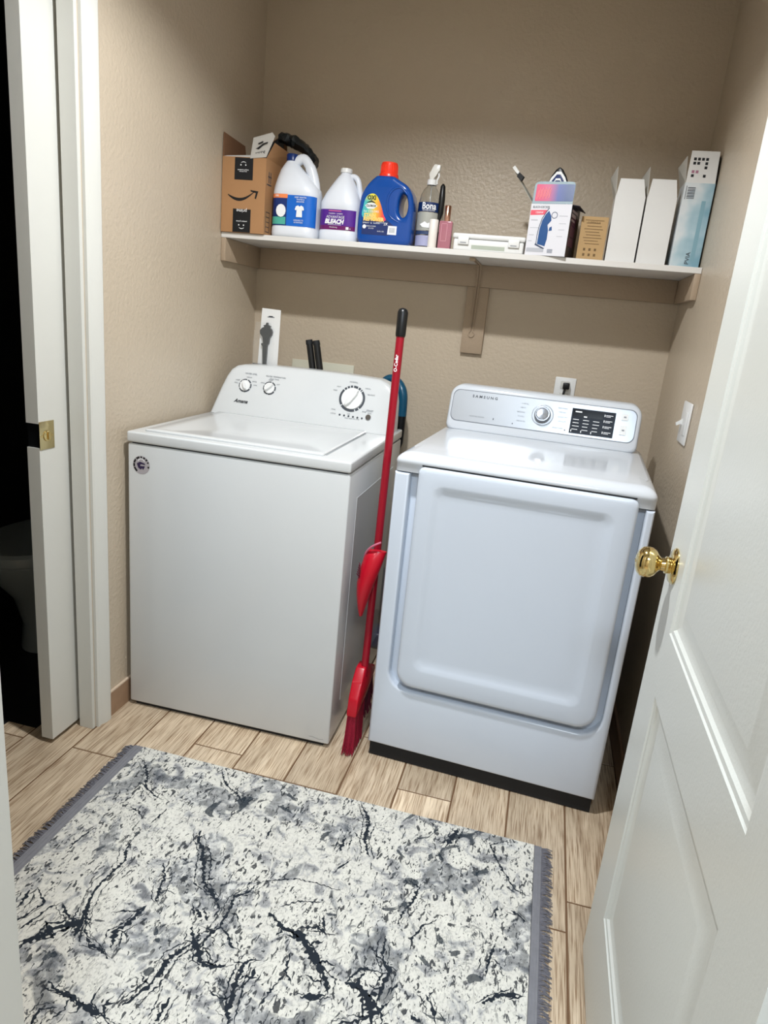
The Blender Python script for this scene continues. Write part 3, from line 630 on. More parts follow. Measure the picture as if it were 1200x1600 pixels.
# control panel pod
def pod(k, v, z0=0.972, z1=1.124):
    return [(p[0], v+(p[1]-1.0)*0.30, p[1]) for p in rrect(0.022+k, 0.656-k, z0+k, z1-k, 0.035, 8, rs=(.02, .02, .040-k, .040-k))]
bm = new(); rings(bm, [pod(0.010, 0.545), pod(0.004, 0.547), pod(0.0, 0.554), [(p[0], 0.655, p[2]) for p in pod(0.0, 0.6)]]); fin('control_panel', bm, M_cover, dr, 50)
def dpp(u, z, d=0.0): return (u, 0.545+(z-1.0)*0.30-d, z)
def podf(k, d): return [dpp(p[0], p[1], d) for p in rrect(0.033+k, 0.642-k, 1.003+k, 1.108-k, 0.022, 8)]
bm = new(); rings(bm, [podf(0.0, 0.0004), podf(0.0, 0.0010)]); fin('fascia_edge', bm, mat('grey_edge', '#6d737c', 0.4), dr, None)
bm = new(); rings(bm, [podf(0.0022, 0.0008), podf(0.0022, 0.0018)]); fa = fin('fascia', bm, M_silver, dr, None); fa['label'] = 'silver control fascia'
TD = -math.degrees(math.atan(0.30))
def frame(u, z, d=0.0):
    c, s = math.cos(math.radians(TD)), math.sin(math.radians(-TD))
    return Vector(dpp(u, z, d)), Vector((1, 0, 0)), Vector((0, s, c)), Vector((0, -c, s))
def plate(bm, u0, u1, z0, z1, d0, d1, mi=0):
    q0 = [dpp(u0, z0, d0), dpp(u1, z0, d0), dpp(u1, z1, d0), dpp(u0, z1, d0)]; q1 = [dpp(u0, z0, d1), dpp(u1, z0, d1), dpp(u1, z1, d1), dpp(u0, z1, d1)]
    rings(bm, [q0, q1], mi=mi)
bm = new(); plate(bm, 0.436, 0.575, 1.012, 1.092, 0.0019, 0.0026); disp = fin('display_panel', bm, mat('smoked_display', '#20242c', 0.25, spec=0.06), dr, None); disp['label'] = 'dark display panel with white touch labels'
bm = new(); plate(bm, 0.440, 0.536, 1.066, 1.088, 0.00265, 0.0030); fin('screen', bm, mat('screen_black', '#07090d', 0.15, spec=0.06), disp, None)
bm = new(); rp = random.Random(11)
for c in range(3):
    for r in range(4):
        u0 = 0.443+0.032*c; z = 1.056-0.0105*r; plate(bm, u0, u0+0.016+0.006*rp.random(), z, z+0.0018, 0.00265, 0.0029)
    plate(bm, 0.4405+0.032*c, 0.443+0.032*c, 1.0165, 1.0235, 0.00265, 0.0029)
for r in range(4):
    z = 1.080-0.018*r; plate(bm, 0.545, 0.567, z, z+0.0018, 0.00265, 0.0029); plate(bm, 0.545, 0.560, z-0.004, z-0.0025, 0.00265, 0.0029); plate(bm, 0.540, 0.5425, z-0.004, z+0.003, 0.00265, 0.0029)
plate(bm, 0.447, 0.468, 1.080, 1.084, 0.0031, 0.0033); plate(bm, 0.476, 0.486, 1.066, 1.070, 0.0031, 0.0033)
fin('touch_marks', bm, M_white_ink, disp, None)
for z0, z1 in ((1.073, 1.092), (1.027, 1.055)):
    bm = new(); plate(bm, 0.594, 0.614, z0, z1, 0.0019, 0.0050); f = fin('button', bm, M_plasw, dr, None)
    bm = new(); plate(bm, 0.600, 0.608, (z0+z1)/2-0.002, (z0+z1)/2+0.003, 0.0051, 0.0053); fin('button_mark', bm, M_greyink, f, None)
# big chrome selector knob
B, ex, ez, nn = frame(0.343, 1.056)
bm = new(); prf = [(0.0275, 0.0015), (0.0270, 0.010), (0.0255, 0.022), (0.0235, 0.0265), (0.0195, 0.0265), (0.0175, 0.0245), (0.0, 0.0235)]
rings(bm, [[tuple(B+ex*(r*math.cos(a*math.pi/20))+ez*(r*math.sin(a*math.pi/20))+nn*t) for a in range(40)] for r, t in prf[:-1]]+[[tuple(B+ex*(.001*math.cos(a*math.pi/20))+ez*(.001*math.sin(a*math.pi/20))+nn*prf[-1][1]) for a in range(40)]])
kb = fin('selector_knob', bm, M_chrome, dr, 35); kb['label'] = 'round chrome selector knob'
bm = new(); rings(bm, [[tuple(B+ex*(r*math.cos(a*math.pi/20))+ez*(r*math.sin(a*math.pi/20))+nn*t) for a in range(40)] for r, t in ((0.0365, 0.0019), (0.0355, 0.0026), (0.034, 0.0026), (0.033, 0.0019))], False, False); fin('dial_ring', bm, M_silver, kb, 40)
def TDx(s, u, z, size, **o): d = {'tilt': TD}; d.update(o); return (s, dpp(u, z, 0.0022), size, d)
text('lettering', [TDx('S A M S U N G', 0.143, 1.090, 0.0125, bold=0.0003, width=0.086)], M_darkgrey, dr)
text('printing', [TDx('MOISTURE SENSOR', 0.125, 1.024, 0.006), TDx('NORMAL', 0.281, 1.086, 0.006), TDx('HEAVY', 0.276, 1.073, 0.006), TDx('BEDDING', 0.271, 1.058, 0.006), TDx('TOWELS', 0.273, 1.044, 0.006), TDx('DELICATES', 0.275, 1.029, 0.006),
                  TDx('PERM PRESS', 0.405, 1.086, 0.006), TDx('TIME DRY', 0.405, 1.073, 0.006), TDx('QUICK DRY', 0.409, 1.058, 0.006), TDx('AIR FLUFF', 0.409, 1.044, 0.006), TDx('SMART CARE', 0.398, 1.022, 0.006)], M_greyink, dr)
for q_ in ((0.181, 0.184, 1.020, 1.026), (0.247, 0.250, 1.015, 1.019), (0.420, 0.424, 1.016, 1.020)):
    bm = new(); plate(bm, *q_, 0.0019, 0.0022); fin('indicator_light', bm, M_darkgrey, dr, None)
for u in (0.05, 0.636):
    for v in (0.07, 0.60):
        bm = new(); lathe(bm, [(0.024, 0), (0.024, 0.0024), (0.011, 0.0027), (0.011, 0.003)], u, v, 0.0, 16); fin('leveling_foot', bm, M_dark, dr)
bm = new(); box(bm, 0.006, DWd-0.006, 0.010, 0.64, 0.003, 0.0495); o = fin('base_frame_and_shade', bm, M_dark, dr); o['label'] = 'black base frame'

# ------------------------------------------------------------ shelf
ZS = 1.559; ZB = 1.541; SD = 0.317
sh = thing('wall_shelf', 'long white shelf on tan painted cleats spanning wall to wall above both machines', 'shelf', (0, 0, 0))
bm = new(); box(bm, 0.001, W-0.001, -SD, -0.0005, ZB, ZS, 0.0008, 1); fin('board', bm, M_shelf, sh, None)
bm = new(); box(bm, 0.0005, 0.019, -SD, -0.0005, 1.462, ZB-0.0002, 0.002); fin('cleat', bm, M_shelfp, sh)
bm = new(); box(bm, W-0.019, W-0.0005, -SD, -0.0005, 1.462, ZB-0.0002, 0.002); fin('cleat', bm, M_shelfp, sh)
bm = new(); box(bm, 0.0195, W-0.0195, -0.0185, -0.0005, 1.462, ZB-0.0002, 0.002); fin('cleat', bm, M_shelfp, sh)
bm = new(); box(bm, 0.864, 0.946, -0.0180, -0.0005, 1.219, 1.4615, 0.0015); fin('bracket_board', bm, M_shelfp, sh)
bm = new()
a_ = [(0.8945, -0.020, 1.300), (0.8955, -0.024, 1.40), (0.8975, -0.030, 1.50), (0.898, -0.05, 1.534), (0.898, -0.10, 1.5375), (0.898, -0.270, 1.5375)]
b_ = [(p[0]+0.0095, p[1], p[2]) for p in a_]
tube(bm, smooth_path(a_, 6), 0.0024, 8); tube(bm, smooth_path(b_, 6), 0.0024, 8)
tube(bm, [(0.8993+0.0105*math.sin(math.radians(a)), -0.0205, 1.2905+0.0105*math.cos(math.radians(a))) for a in range(25, 336, 12)], 0.0022, 8)
box(bm, 0.893, 0.913, -0.285, -0.262, 1.530, ZB-0.0004, 0.002)
fin('bracket', bm, M_shelfp, sh)

# ------------------------------------------------------------ wall plates
t = thing('electrical_outlet', 'white wall outlet with a black plug behind the dryer', 'outlet', (1.276, 0, 1.117))
bm = new(); box(bm, -0.0385, 0.0385, -0.006, -0.0004, -0.060, 0.050, 0.003, 2); fin('cover_plate', bm, M_plasw, t)
bm = new(); box(bm, -0.017, 0.017, -0.0075, -0.0062, 0.008, 0.036, 0.002); box(bm, -0.017, 0.017, -0.0075, -0.0062, -0.036, -0.008, 0.002); fin('socket', bm, M_trimw, t)
t = thing('power_plug', 'black plug and cord in the outlet behind the dryer', 'plug', (1.280, -0.0078, 1.137))
bm = new(); box(bm, -0.012, 0.012, -0.026, 0.0, -0.012, 0.012, 0.004, 3); fin('plug_body', bm, M_black, t)
bm = new(); tube(bm, smooth_path([(-0.003, -0.018, -0.010), (-0.006, -0.022, -0.035), (-0.008, -0.018, -0.08), (-0.01, -0.012, -0.30), (-0.01, -0.02, -0.6)], 6), 0.0045, 10); fin('cord', bm, M_black, t)
t = thing('light_switch', 'white wall plate with a toggle switch on the right wall', 'light switch', (W, -0.571, 1.108))
bm = new(); box(bm, -0.0065, -0.0004, -0.060, 0.058, -0.060, 0.060, 0.0035, 2); fin('cover_plate', bm, M_plasw, t)
bm = new(); prism(bm, [(-0.0068, 0.010), (-0.0068, -0.010), (-0.010, -0.006), (-0.022, -0.012), (-0.024, -0.005), (-0.010, 0.006)], 0.020, 0.030, 1); fin('toggle', bm, M_plasw, t)
bm = new(); box(bm, -0.009, -0.0068, -0.045, -0.010, -0.033, 0.033, 0.001); fin('rocker', bm, M_plasw, t)
t = thing('washer_outlet_box', 'off-white rectangular washer hookup cover on the wall behind the washer', 'wall plate', (0.310, 0, 1.03))
bm = new(); box(bm, -0.133, 0.133, -0.008, -0.0004, -0.11, 0.092, 0.002); fin('cover_plate', bm, mat('offwhite_plastic', '#cdcbb9', 0.5), t)
bm = new(); tube(bm, smooth_path([(-0.03, -0.012, -0.02), (-0.03, -0.04, -0.06), (-0.03, -0.06, -0.25), (0.0, -0.06, -0.6)], 6), 0.011, 10); fin('hose', bm, M_dark, t)

# ------------------------------------------------------------ behind / between the machines
t = thing('packaged_tool', 'tall white hang card with a black tool, standing behind the washer control panel', 'packaged tool', (0.140, -0.252, 0.9255), 0.0)
# card in local xz plane, leaning a little
cz = [(0.0, 0.0), (0.085, 0.0), (0.092, 0.384), (0.018, 0.386)]
bm = new(); prism(bm, [(-0.016+p[0], p[1]) for p in cz], 0.0, 0.0012, 1); fin('card', bm, M_plasw, t)
bm = new()
sil = [(-0.001, 0.0), (0.001, .170), (0.006, .172), (0.002, .252), (-0.004, .256), (-0.003, .262), (0.004, .263), (0.0, .285), (-0.010, .296), (-0.011, .308), (-0.003, .318), (0.006, .322), (0.002, .327), (0.012, .331), (0.014, .338), (0.018, .338), (0.019, .331), (0.030, .326), (0.026, .321), (0.034, .315), (0.038, .305), (0.036, .294), (0.028, .283), (0.026, .263), (0.020, .255), (0.017, .172), (0.018, .0)]
prism(bm, [(p[0]+0.012+0.00*p[1], p[1]-0.003) for p in sil], -0.012, -0.0008, 1); fin('tool', bm, M_black, t, 30)
bm = new(); box(bm, -0.022, 0.045, -0.0135, -0.0125, 0.150, 0.183); fin('printed_strip', bm, M_darkgrey, t, None)
bm = new(); bars(bm, [(0.024, 0.052, 0.3545, 0.3570), (0.030, 0.046, 0.3570, 0.3600)], -0.0002); fin('hang_hole', bm, M_darkgrey, t, None)
bm = new(); prism(bm, [(-0.0235, 0.148), (0.055, 0.148), (0.062, 0.262), (0.046, 0.335), (-0.014, 0.335), (-0.024, 0.262)], -0.0145, -0.0137, 1); fin('blister', bm, mat('clear_blister', '#e8ecec', 0.2, spec=0.05, alpha=0.05), t)
for k, (x0, x1, lab, tilt) in enumerate(((0.341, 0.372, 'matte black cylindrical handle behind the washer panel, left one of the pair', -0.12), (0.369, 0.402, 'glossy black cylindrical handle behind the washer panel, right one of the pair', -0.10))):
    t = thing('tool_handle', lab, 'handle', (x0+0.042, -0.251, 0.9256), 0, 'black handles behind the washer panel')
    bm = new(); tp = [(0.0, 0, 0.0), (-0.012, 0, 0.10), (-0.045, 0, 0.262), (-0.050, 0, 0.284)]
    tube(bm, tp, [0.0115, 0.0125, 0.0125, 0.0115], 16); g = fin('grip', bm, M_black, t, 60)
    bm = new(); tube(bm, [(-0.0475, 0, 0.273), (-0.0512, 0, 0.2895)], [0.0135, 0.0125], 16); fin('end_cap', bm, M_dark, g, 40)
# teal upright vacuum behind the washer's right corner
t = thing('stick_vacuum', 'teal and black stick vacuum standing behind the right rear corner of the washer', 'vacuum', (0.66, -0.15, 0.0))
bm = new()
tube(bm, smooth_path([(-0.055, 0.02, 1.02), (-0.060, 0.02, 1.075), (-0.035, 0.02, 1.098), (0.0, 0.015, 1.085), (0.024, 0.0, 1.045), (0.028, 0.0, 0.965)], 8), [0.013+0.006*min(1, i/30) for i in range(41)], 14); fin('handle', bm, M_teal, t, 60)
bm = new(); tube(bm, smooth_path([(0.028, 0.0, 0.97), (0.026, 0.0, 0.86), (0.02, 0.0, 0.7), (0.015, 0.0, 0.35)], 6), [0.0185]*7+[0.012]*12, 14); fin('tube', bm, M_black, t, 60)
bm = new(); tube(bm, [(0.013, 0, 0.36), (0.013, 0, 0.33), (0.013, 0, 0.12), (0.013, 0.0, 0.08)], [0.03, 0.045, 0.045, 0.02], 20); fin('dust_bin', bm, M_navy, t, 60)
bm = new(); box(bm, -0.08, 0.11, -0.065, 0.045, 0.002, 0.075, 0.02, 4); fin('floor_head', bm, M_navy, t, 60)

# broom with its dustpan
br = thing('broom', 'red long-handled angle broom with black grip, standing between the washer and dryer', 'broom', (0.785, -0.84, 0.0))
def bp_(z): return (0.785+0.004+0.0008-0.785, -0.84+0.0, z)
H0 = Vector((0.008, 0.005, 0.235)); H1 = Vector((0.006, 0.066, 1.350))
bm = new(); tube(bm, [H0, H1*0.955+H0*0.045], 0.0118, 16); hd = fin('handle', bm, M_red, br, 60)
d_ = (H1-H0).normalized()
bm = new(); q = H1-d_*0.078; tube(bm, [q, q+d_*0.006, H1-d_*0.012, H1-d_*0.004, H1], [0.0135, 0.0145, 0.0150, 0.012, 0.005], 16); fin('grip', bm, M_black, hd, 60)
o = text('lettering', [('O-Cedar', (0, 0, 0), 0.013, {'bold': 0.0003, 'rot': 90, 'bend': 0.0124})], M_white_ink, hd)
o.location = tuple(H0+(H1-H0)*0.865+Vector((-0.0012, -0.0124, 0))); o.rotation_euler = (-0.055, 0, 0.10)
bm = new()   # angled red head: wide along y, thin along x
hp = [(-0.085, 0.135), (-0.075, 0.190), (-0.045, 0.235), (-0.012, 0.270), (0.030, 0.270), (0.080, 0.225), (0.125, 0.215), (0.135, 0.195), (0.110, 0.185), (0.030, 0.150)]
prism(bm, [(p[0], p[1]) for p in hp], -0.016, 0.016, 0)
bmesh.ops.bevel(bm, geom=bm.edges[:], offset=0.005, segments=2, profile=0.5, affect='EDGES'); fin('head', bm, M_redp, br, 40)
bm = new(); rb_ = random.Random(2)
for i in range(150):
    u = -0.080+0.105*rb_.random(); x = -0.012+0.024*rb_.random(); top = 0.138+max(0, u+0.08)*0.10; sp = 1.25
    tube(bm, [(x, u, top+0.006), (x*1.2, u*1.03-0.002, top*0.5), (x*1.5+0.004*(rb_.random()-.5), u*1.10-0.008+0.006*(rb_.random()-.5), 0.003+0.004*rb_.random())], [0.0017, 0.0017, 0.0010], 5)
box(bm, -0.0125, 0.0125, -0.078, 0.024, 0.012, 0.140); o = fin('bristles', bm, M_bris, br, None); o['kind'] = 'stuff'
bm = new()
for i in range(90):
    u = 0.035+0.090*rb_.random(); x = -0.012+0.024*rb_.random(); top = 0.165+(u-0.03)*0.25
    tube(bm, [(x, u, top), (x*1.2+0.004, u*1.03, top*0.6), (x*1.4+0.010, u*1.08, 0.062+(u-.03)*0.25)], [0.0017, 0.0017, 0.0010], 5)
box(bm, -0.010, 0.014, 0.037, 0.122, 0.080, 0.175); o = fin('bristles', bm, M_brisd, br, None); o['kind'] = 'stuff'; o['label'] = 'darker inner bristles'
t = thing('dustpan', 'red dustpan clipped on the broom handle between the washer and dryer', 'dustpan', (0.785, -0.84, 0))
bm = new()   # narrow shell hugging the handle, opening upwards
prs = [(0.665, 0.020, 0.028, 0.010), (0.640, 0.012, 0.030, 0.024), (0.600, 0.002, 0.030, 0.030), (0.560, -0.006, 0.026, 0.034), (0.520, -0.010, 0.020, 0.030), (0.480, -0.012, 0.012, 0.020), (0.452, -0.012, 0.005, 0.010)]
rs = []
for z, cx, hw, hd_ in prs: rs.append([(cx+hw*math.cos(math.radians(a)), -0.004-0.012+hd_*math.sin(math.radians(a))-0.012, z) for a in range(0, 360, 20)])
rings(bm, rs); sh_ = fin('pan', bm, M_redp, t, 60)
bm = new()
for k in range(6): tube(bm, [(-0.034+0.001*k, -0.035, 0.585+0.007*k), (-0.020, -0.057, 0.583+0.007*k)], 0.0016, 6)
fin('comb_teeth', bm, M_brisd, sh_)
bm = new(); tube(bm, smooth_path([(-0.020, -0.02, 0.625), (-0.012, -0.035, 0.655), (0.006, -0.045, 0.680), (0.032, -0.045, 0.697)], 6), 0.0030, 8); o = fin('rim', bm, mat('pink_lip', '#c86b86', 0.4), sh_, 60); o['label'] = 'pinkish flexible lip'
# ------------------------------------------------------------ things on the shelf
ZT = ZS+0.0006
def lab(name, items, x0, x1, z0, z1, y, m, parent):
    pass
# open cardboard box
t = thing('cardboard_box', 'open brown cardboard box with a black curved arrow, at the left end of the shelf', 'box', (0.003, -0.326, ZT))
bw, bd, bh = 0.163, 0.200, 0.243; th = 0.003
bm = new()
box(bm, 0, bw, 0, th, 0, bh); box(bm, 0, bw, bd-th, bd, 0, bh); box(bm, 0, th, th, bd-th, 0, bh); box(bm, bw-th, bw, th, bd-th, 0, bh); box(bm, th, bw-th, th, bd-th, 0.001, th)
fin('carton', bm, M_card, t, None)
def flap(nm, pts, thk, m, label=None):
    bm = new(); P = [Vector(p) for p in pts]; n = (P[1]-P[0]).cross(P[2]-P[0]).normalized()*thk
    rings(bm, [[tuple(p) for p in P], [tuple(p+n) for p in P]]); o = fin(nm, bm, m, t, None)
    if label: o['label'] = label
    return o
flap('left_flap', [(0.0005, 0.0, bh), (0.0005, bd-.01, bh), (0.0005, bd-0.03, bh+0.070), (0.0005, 0.003, bh+0.076)], 0.0025, M_cardin, 'brown flap standing against the wall')
flap('back_flap', [(0.005, bd-0.001, bh), (bw-0.003, bd-0.001, bh), (bw-0.02, bd+0.02, bh+0.13), (0.01, bd+0.01, bh+0.055)], 0.0025, M_cardin)
M_grey = mat('grey_white_board', '#b9b6b0', 0.7)
flap('box_shade_sheet', [(0.006, bd-0.010, bh-.02), (bw-0.010, bd-0.010, bh-.02), (bw-0.025, bd+0.000, bh+0.118), (0.020, bd-0.004, bh+0.046)], 0.002, M_tape, 'black sheet put in as the shade inside the open box')  # black sheet stands in for the shaded interior of the box
ff = flap('front_flap', [(0.104, 0.0, bh-0.004), (0.162, 0.0, bh+0.002), (0.186, 0.012, bh+0.070), (0.176, 0.014, bh+0.082), (0.110, 0.008, bh+0.062)], 0.0025, M_grey, 'pale printed front flap folded upright')
flap('inner_flap', [(0.003, 0.004, bh-0.001), (0.108, 0.004, bh-0.001), (0.108, 0.03, bh+0.012), (0.012, 0.012, bh+0.003)], 0.002, M_paper, 'white torn strip of the front flap')
text('printing', [('\u2199 5 0 LB', (0.132, 0.0005-0.001, bh+0.010), 0.012, {'rot': 12, 'width': 0.05}), ('HANDLE', (0.140, -0.0008, bh+0.0175), 0.005, {'rot': 12, 'width': 0.035})], M_ink, ff)
bm = new(); prism(bm, [(0.122, bh+0.028), (0.128, bh+0.030), (0.150, bh+0.045), (0.166, bh+0.050), (0.166, bh+0.047), (0.150, bh+0.040), (0.134, bh+0.026)], -0.0012, 0.0, 1)
prism(bm, [(0.130, bh+0.044), (0.148, bh+0.052), (0.150, bh+0.049), (0.146, bh+0.047), (0.133, bh+0.041)], -0.0012, 0.0, 1); fin('hand_hole', bm, M_ink, ff, None)
bm = new(); poly(bm, [(bw, 0, bh), (bw, bd, bh), (bw+0.02, bd, bh+0.05), (bw+.015, 0.03, bh+.055)]); 
rr_ = [v for v in bm.verts]; fin('right_flap', bm, M_card, t, None)
bm = new(); box(bm, 0.047, 0.115, -0.0006, -0.0001, bh-0.072, bh-0.002); fin('tape', bm, M_tape, t, None)['label'] = 'upper black tape strip'
bm = new(); box(bm, 0.045, 0.112, -0.0006, -0.0001, 0.001, 0.077); fin('tape', bm, M_tape, t, None)['label'] = 'lower black tape strip'
text('tape_printing', [('prime', (0.078, -0.0010, 0.0715), 0.017, {'rot': 180}), ('amazon prime', (0.079, -0.001, bh-0.040), 0.0072, {}), ('FRAGILE TAPE', (0.079, -0.001, bh-0.046), 0.0045, {}), ('amazon prime', (0.079, -0.001, 0.037), 0.0072, {'rot': 180}), ('\u2022  \u2022', (0.079, -0.001, bh-0.026), 0.020, {}), ('\u2022  \u2022', (0.078, -0.001, 0.024), 0.020, {}), ('(', (0.081, -0.001, bh-0.016), 0.02, {'rot': -90}), ('(', (0.078, -0.001, 0.014), 0.02, {'rot': 90})], M_white_ink, t)
bm = new()   # the curved smile arrow
K = 20; A, B2 = [], []
for i in range(K+1):
    s = i/K; x = 0.024+0.100*s; zc = 0.138-0.028*math.sin(math.pi*(0.12+0.80*s)) + 0.010*(s-0.5); w = 0.0018+0.0048*math.sin(math.pi*min(1, s*1.02)**0.8)
    A.append((x, zc+w*0.5)); B2.append((x, zc-w))
prism(bm, A+B2[::-1], -0.0006, -0.0001, 1)
prism(bm, [(0.108, 0.140), (0.138, 0.137), (0.130, 0.112), (0.125, 0.114), (0.129, 0.131), (0.110, 0.135)], -0.0006, -0.0001, 1); fin('smile_arrow', bm, M_ink, t, None)
bm = new()
def sd(u0, u1, z0, z1): box(bm, bw+0.0001, bw+0.0006, u0, u1, z0, z1)
for k in range(5): sd(0.012, 0.045, 0.010+0.016*k, 0.012+0.016*k)
sd(0.012, 0.014, 0.01, 0.076); sd(0.043, 0.045, 0.01, 0.076); sd(0.025, 0.03, 0.17, 0.205); sd(0.040, 0.045, 0.17, 0.205); sd(0.012, 0.05, 0.162, 0.166); sd(0.02, 0.05, 0.188, 0.191)
fin('side_marks', bm, M_darkgrey, t, None)
# crumpled black plastic over the box corner
bm = new(); rk = random.Random(9); rs = []
pth = smooth_path([(0.148, -0.165, 1.905), (0.183, -0.16, 1.898), (0.225, -0.155, 1.880), (0.264, -0.155, 1.848), (0.286, -0.16, 1.822)], 5)
for i, p in enumerate(pth):
    h = 0.016+0.005*rk.random(); w = 0.022+0.006*rk.random()
    rs.append([(p.x+(rk.random()-.5)*.005+h*.5*math.sin(a)*0.6, p.y+w*math.cos(a)+(rk.random()-.5)*.006, p.z+h*math.sin(a)+(rk.random()-.5)*.006) for a in [k*math.pi/5 for k in range(10)]])
rings(bm, rs); tag(fin('black_plastic_bag', bm, mat('crumpled_black_plastic', '#10161a', 0.35), None, 30), 'crumpled black plastic spilling out of the open cardboard box', 'plastic bag')

# jugs
def sect(cx, cy, hw, hd, z, n=40, e=3.2, a0=None, a1=None, off=0.0):
    out = []; full = a0 is None; k = n if full else n+1
    for i in range(k):
        a = 2*math.pi*i/n if full else math.radians(a0+(a1-a0)*i/n)
        c, s = math.cos(a), math.sin(a); r = (abs(c)**e+abs(s)**e)**(-1/e)
        out.append((cx+(hw+off)*c*r, cy+(hd+off)*s*r, z))
    return out
def shell(bm, cx, cy, hw, hd, z0, z1, a0, a1, off, e=3.2, n=24, mi=0, slant=0.0):
    A = sect(cx, cy, hw, hd, z0, n, e, a0, a1, off); B = sect(cx, cy, hw, hd, z1, n, e, a0, a1, off)
    va = [bm.verts.new(p) for p in A]; vb = [bm.verts.new(p) for p in B]
    for i in range(n): bm.faces.new([va[i], va[i+1], vb[i+1], vb[i]]).material_index = mi
def yfront(cy, hd, off): return cy-hd-off
t = thing('bleach_jug', 'white gallon jug with a blue T-shirt label and navy cap, beside the cardboard box', 'jug', (0.257, -0.245, ZT))
bm = new(); prof = [(0.0, .078, .056, 0, 5), (0.004, .081, .061, 0, 4), (0.012, .082, .063, 0, 4), (0.030, .082, .061, 0, 4), (0.034, .081, .059, 0, 4), (0.140, .081, .059, 0, 4), (0.146, .082, .062, 0, 3.5), (0.165, .080, .060, -.001, 3), (0.195, .064, .052, -.010, 2.6), (0.222, .043, .042, -.022, 2.3), (0.240, .028, .030, -.027, 2), (0.250, .0205, .0205, -.028, 2), (0.262, .0195, .0195, -.028, 2)]
rings(bm, [sect(cx, 0, hw, hd, z, 40, e) for z, hw, hd, cx, e in prof])
tube(bm, smooth_path([(-0.020, 0, 0.246), (0.012, 0, 0.262), (0.036, 0, 0.240), (0.052, 0, 0.205), (0.061, 0, 0.165), (0.056, 0, 0.140)], 6), [0.013]+[0.0165]*12+[0.0185]*12+[0.022]*6, 14)
fin('body', bm, M_jug, t, 60)
bm = new(); lathe(bm, [(0.0215, 0.252), (0.0215, 0.272), (0.019, 0.275), (0, 0.275)], -0.028, 0, 0, 24); o = fin('cap', bm, M_navy, t, 40)
L1 = mat('label_blue', '#0a63c4', 0.4); L2 = mat('label_navy', '#122f6e', 0.4); L3 = mat('label_orange', '#f08a52', 0.4); L4 = mat('label_teal', '#4fae9c', 0.4); L5 = mat('label_pale', '#d5dbe4', 0.4)
bm = new(); J = dict(cx=0, cy=0, hw=.081, hd=.059, e=4)
shell(bm, z0=0.036, z1=0.136, a0=258, a1=335, off=0.0006, mi=0, **J)
shell(bm, z0=0.036, z1=0.125, a0=190, a1=258, off=0.0006, mi=1, **J); shell(bm, z0=0.125, z1=0.138, a0=190, a1=259, off=0.0007, mi=2, **J)
shell(bm, z0=0.040, z1=0.064, a0=200, a1=256, off=0.0008, mi=3, **J); shell(bm, z0=0.036, z1=0.080, a0=190, a1=212, off=0.0009, mi=4, **J)
lb = fin('label', bm, [L1, L2, L3, L4, L5], t, 40); lb['label'] = 'blue and navy printed label with a white T-shirt picture'
bm = new(); X = 0.030; Z = 0.088
ts = [(-.006, .016), (-.016, .012), (-.020, .002), (-.014, -.001), (-.011, .004), (-.013, -.022), (.013, -.022), (.011, .004), (.014, -.001), (.020, .002), (.016, .012), (.006, .016), (.003, .0125), (-.003, .0125)]
prism(bm, [(X+p[0]*.85, Z+p[1]) for p in ts], -0.0612, -0.0602, 1)
prism(bm, [(-0.038+0.018*math.cos(a*.5236), 0.084+0.021*math.sin(a*.5236)) for a in range(12)], -0.0618, -0.0608, 1)
fin('picture', bm, M_white_ink, lb, None)
text('lettering', [('KEEP WHITES', (0.032, -0.0606, 0.129), 0.0072, {}), ('WHITER &', (0.032, -0.0606, 0.122), 0.0062, {}), ('BRIGHTER', (0.032, -0.0606, 0.115), 0.0062, {}), ('DISINFECTS', (0.028, -0.0606, 0.055), 0.0068, {}), ('& WHITENS', (0.028, -0.0606, 0.048), 0.0062, {}), ('100', (-0.055, -0.0606, 0.131), 0.009, {})], M_white_ink, lb)

t = thing('bleach_jug', 'white gallon jug with a purple bleach label, beside the blue detergent bottle', 'jug', (0.412, -0.212, ZT))
bm = new(); prof = [(0.0, .068, .054, 0, 4), (0.005, .072, .059, 0, 3.5), (0.034, .072, .059, 0, 3.5), (0.037, .071, .057, 0, 3.5), (0.106, .071, .057, 0, 3.5), (0.110, .072, .060, 0, 3), (0.130, .073, .059, 0, 2.8), (0.160, .060, .052, .001, 2.5), (0.190, .043, .041, .003, 2.2), (0.215, .027, .028, .005, 2), (0.226, .0185, .0185, .006, 2), (0.234, .0175, .0175, .006, 2)]
rings(bm, [sect(cx, 0, hw, hd, z, 40, e) for z, hw, hd, cx, e in prof])
tube(bm, smooth_path([(0.012, 0, 0.212), (0.034, 0, 0.220), (0.051, 0, 0.208), (0.059, 0, 0.180), (0.064, 0, 0.150), (0.056, 0, 0.125)], 6), [0.009]+[0.0095]*25+[0.014]*5, 14)
fin('body', bm, M_jug, t, 60)
bm = new(); lathe(bm, [(0.0205, 0.230), (0.0205, 0.241), (0.019, 0.244), (0, 0.244)], 0.006, 0, 0, 28); fin('cap', bm, M_plasw, t, 40)
L6 = mat('label_purple', '#54208c', 0.35); L7 = mat('label_plum', '#6b1a62', 0.35)
bm = new(); J = dict(cx=0, cy=0, hw=.071, hd=.057, e=3.5)
shell(bm, z0=0.052, z1=0.104, a0=192, a1=322, off=0.0006, mi=0, **J); shell(bm, z0=0.038, z1=0.052, a0=192, a1=322, off=0.0006, mi=1, **J)
lb = fin('label', bm, [L6, L7], t, 40); lb['label'] = 'purple printed label'
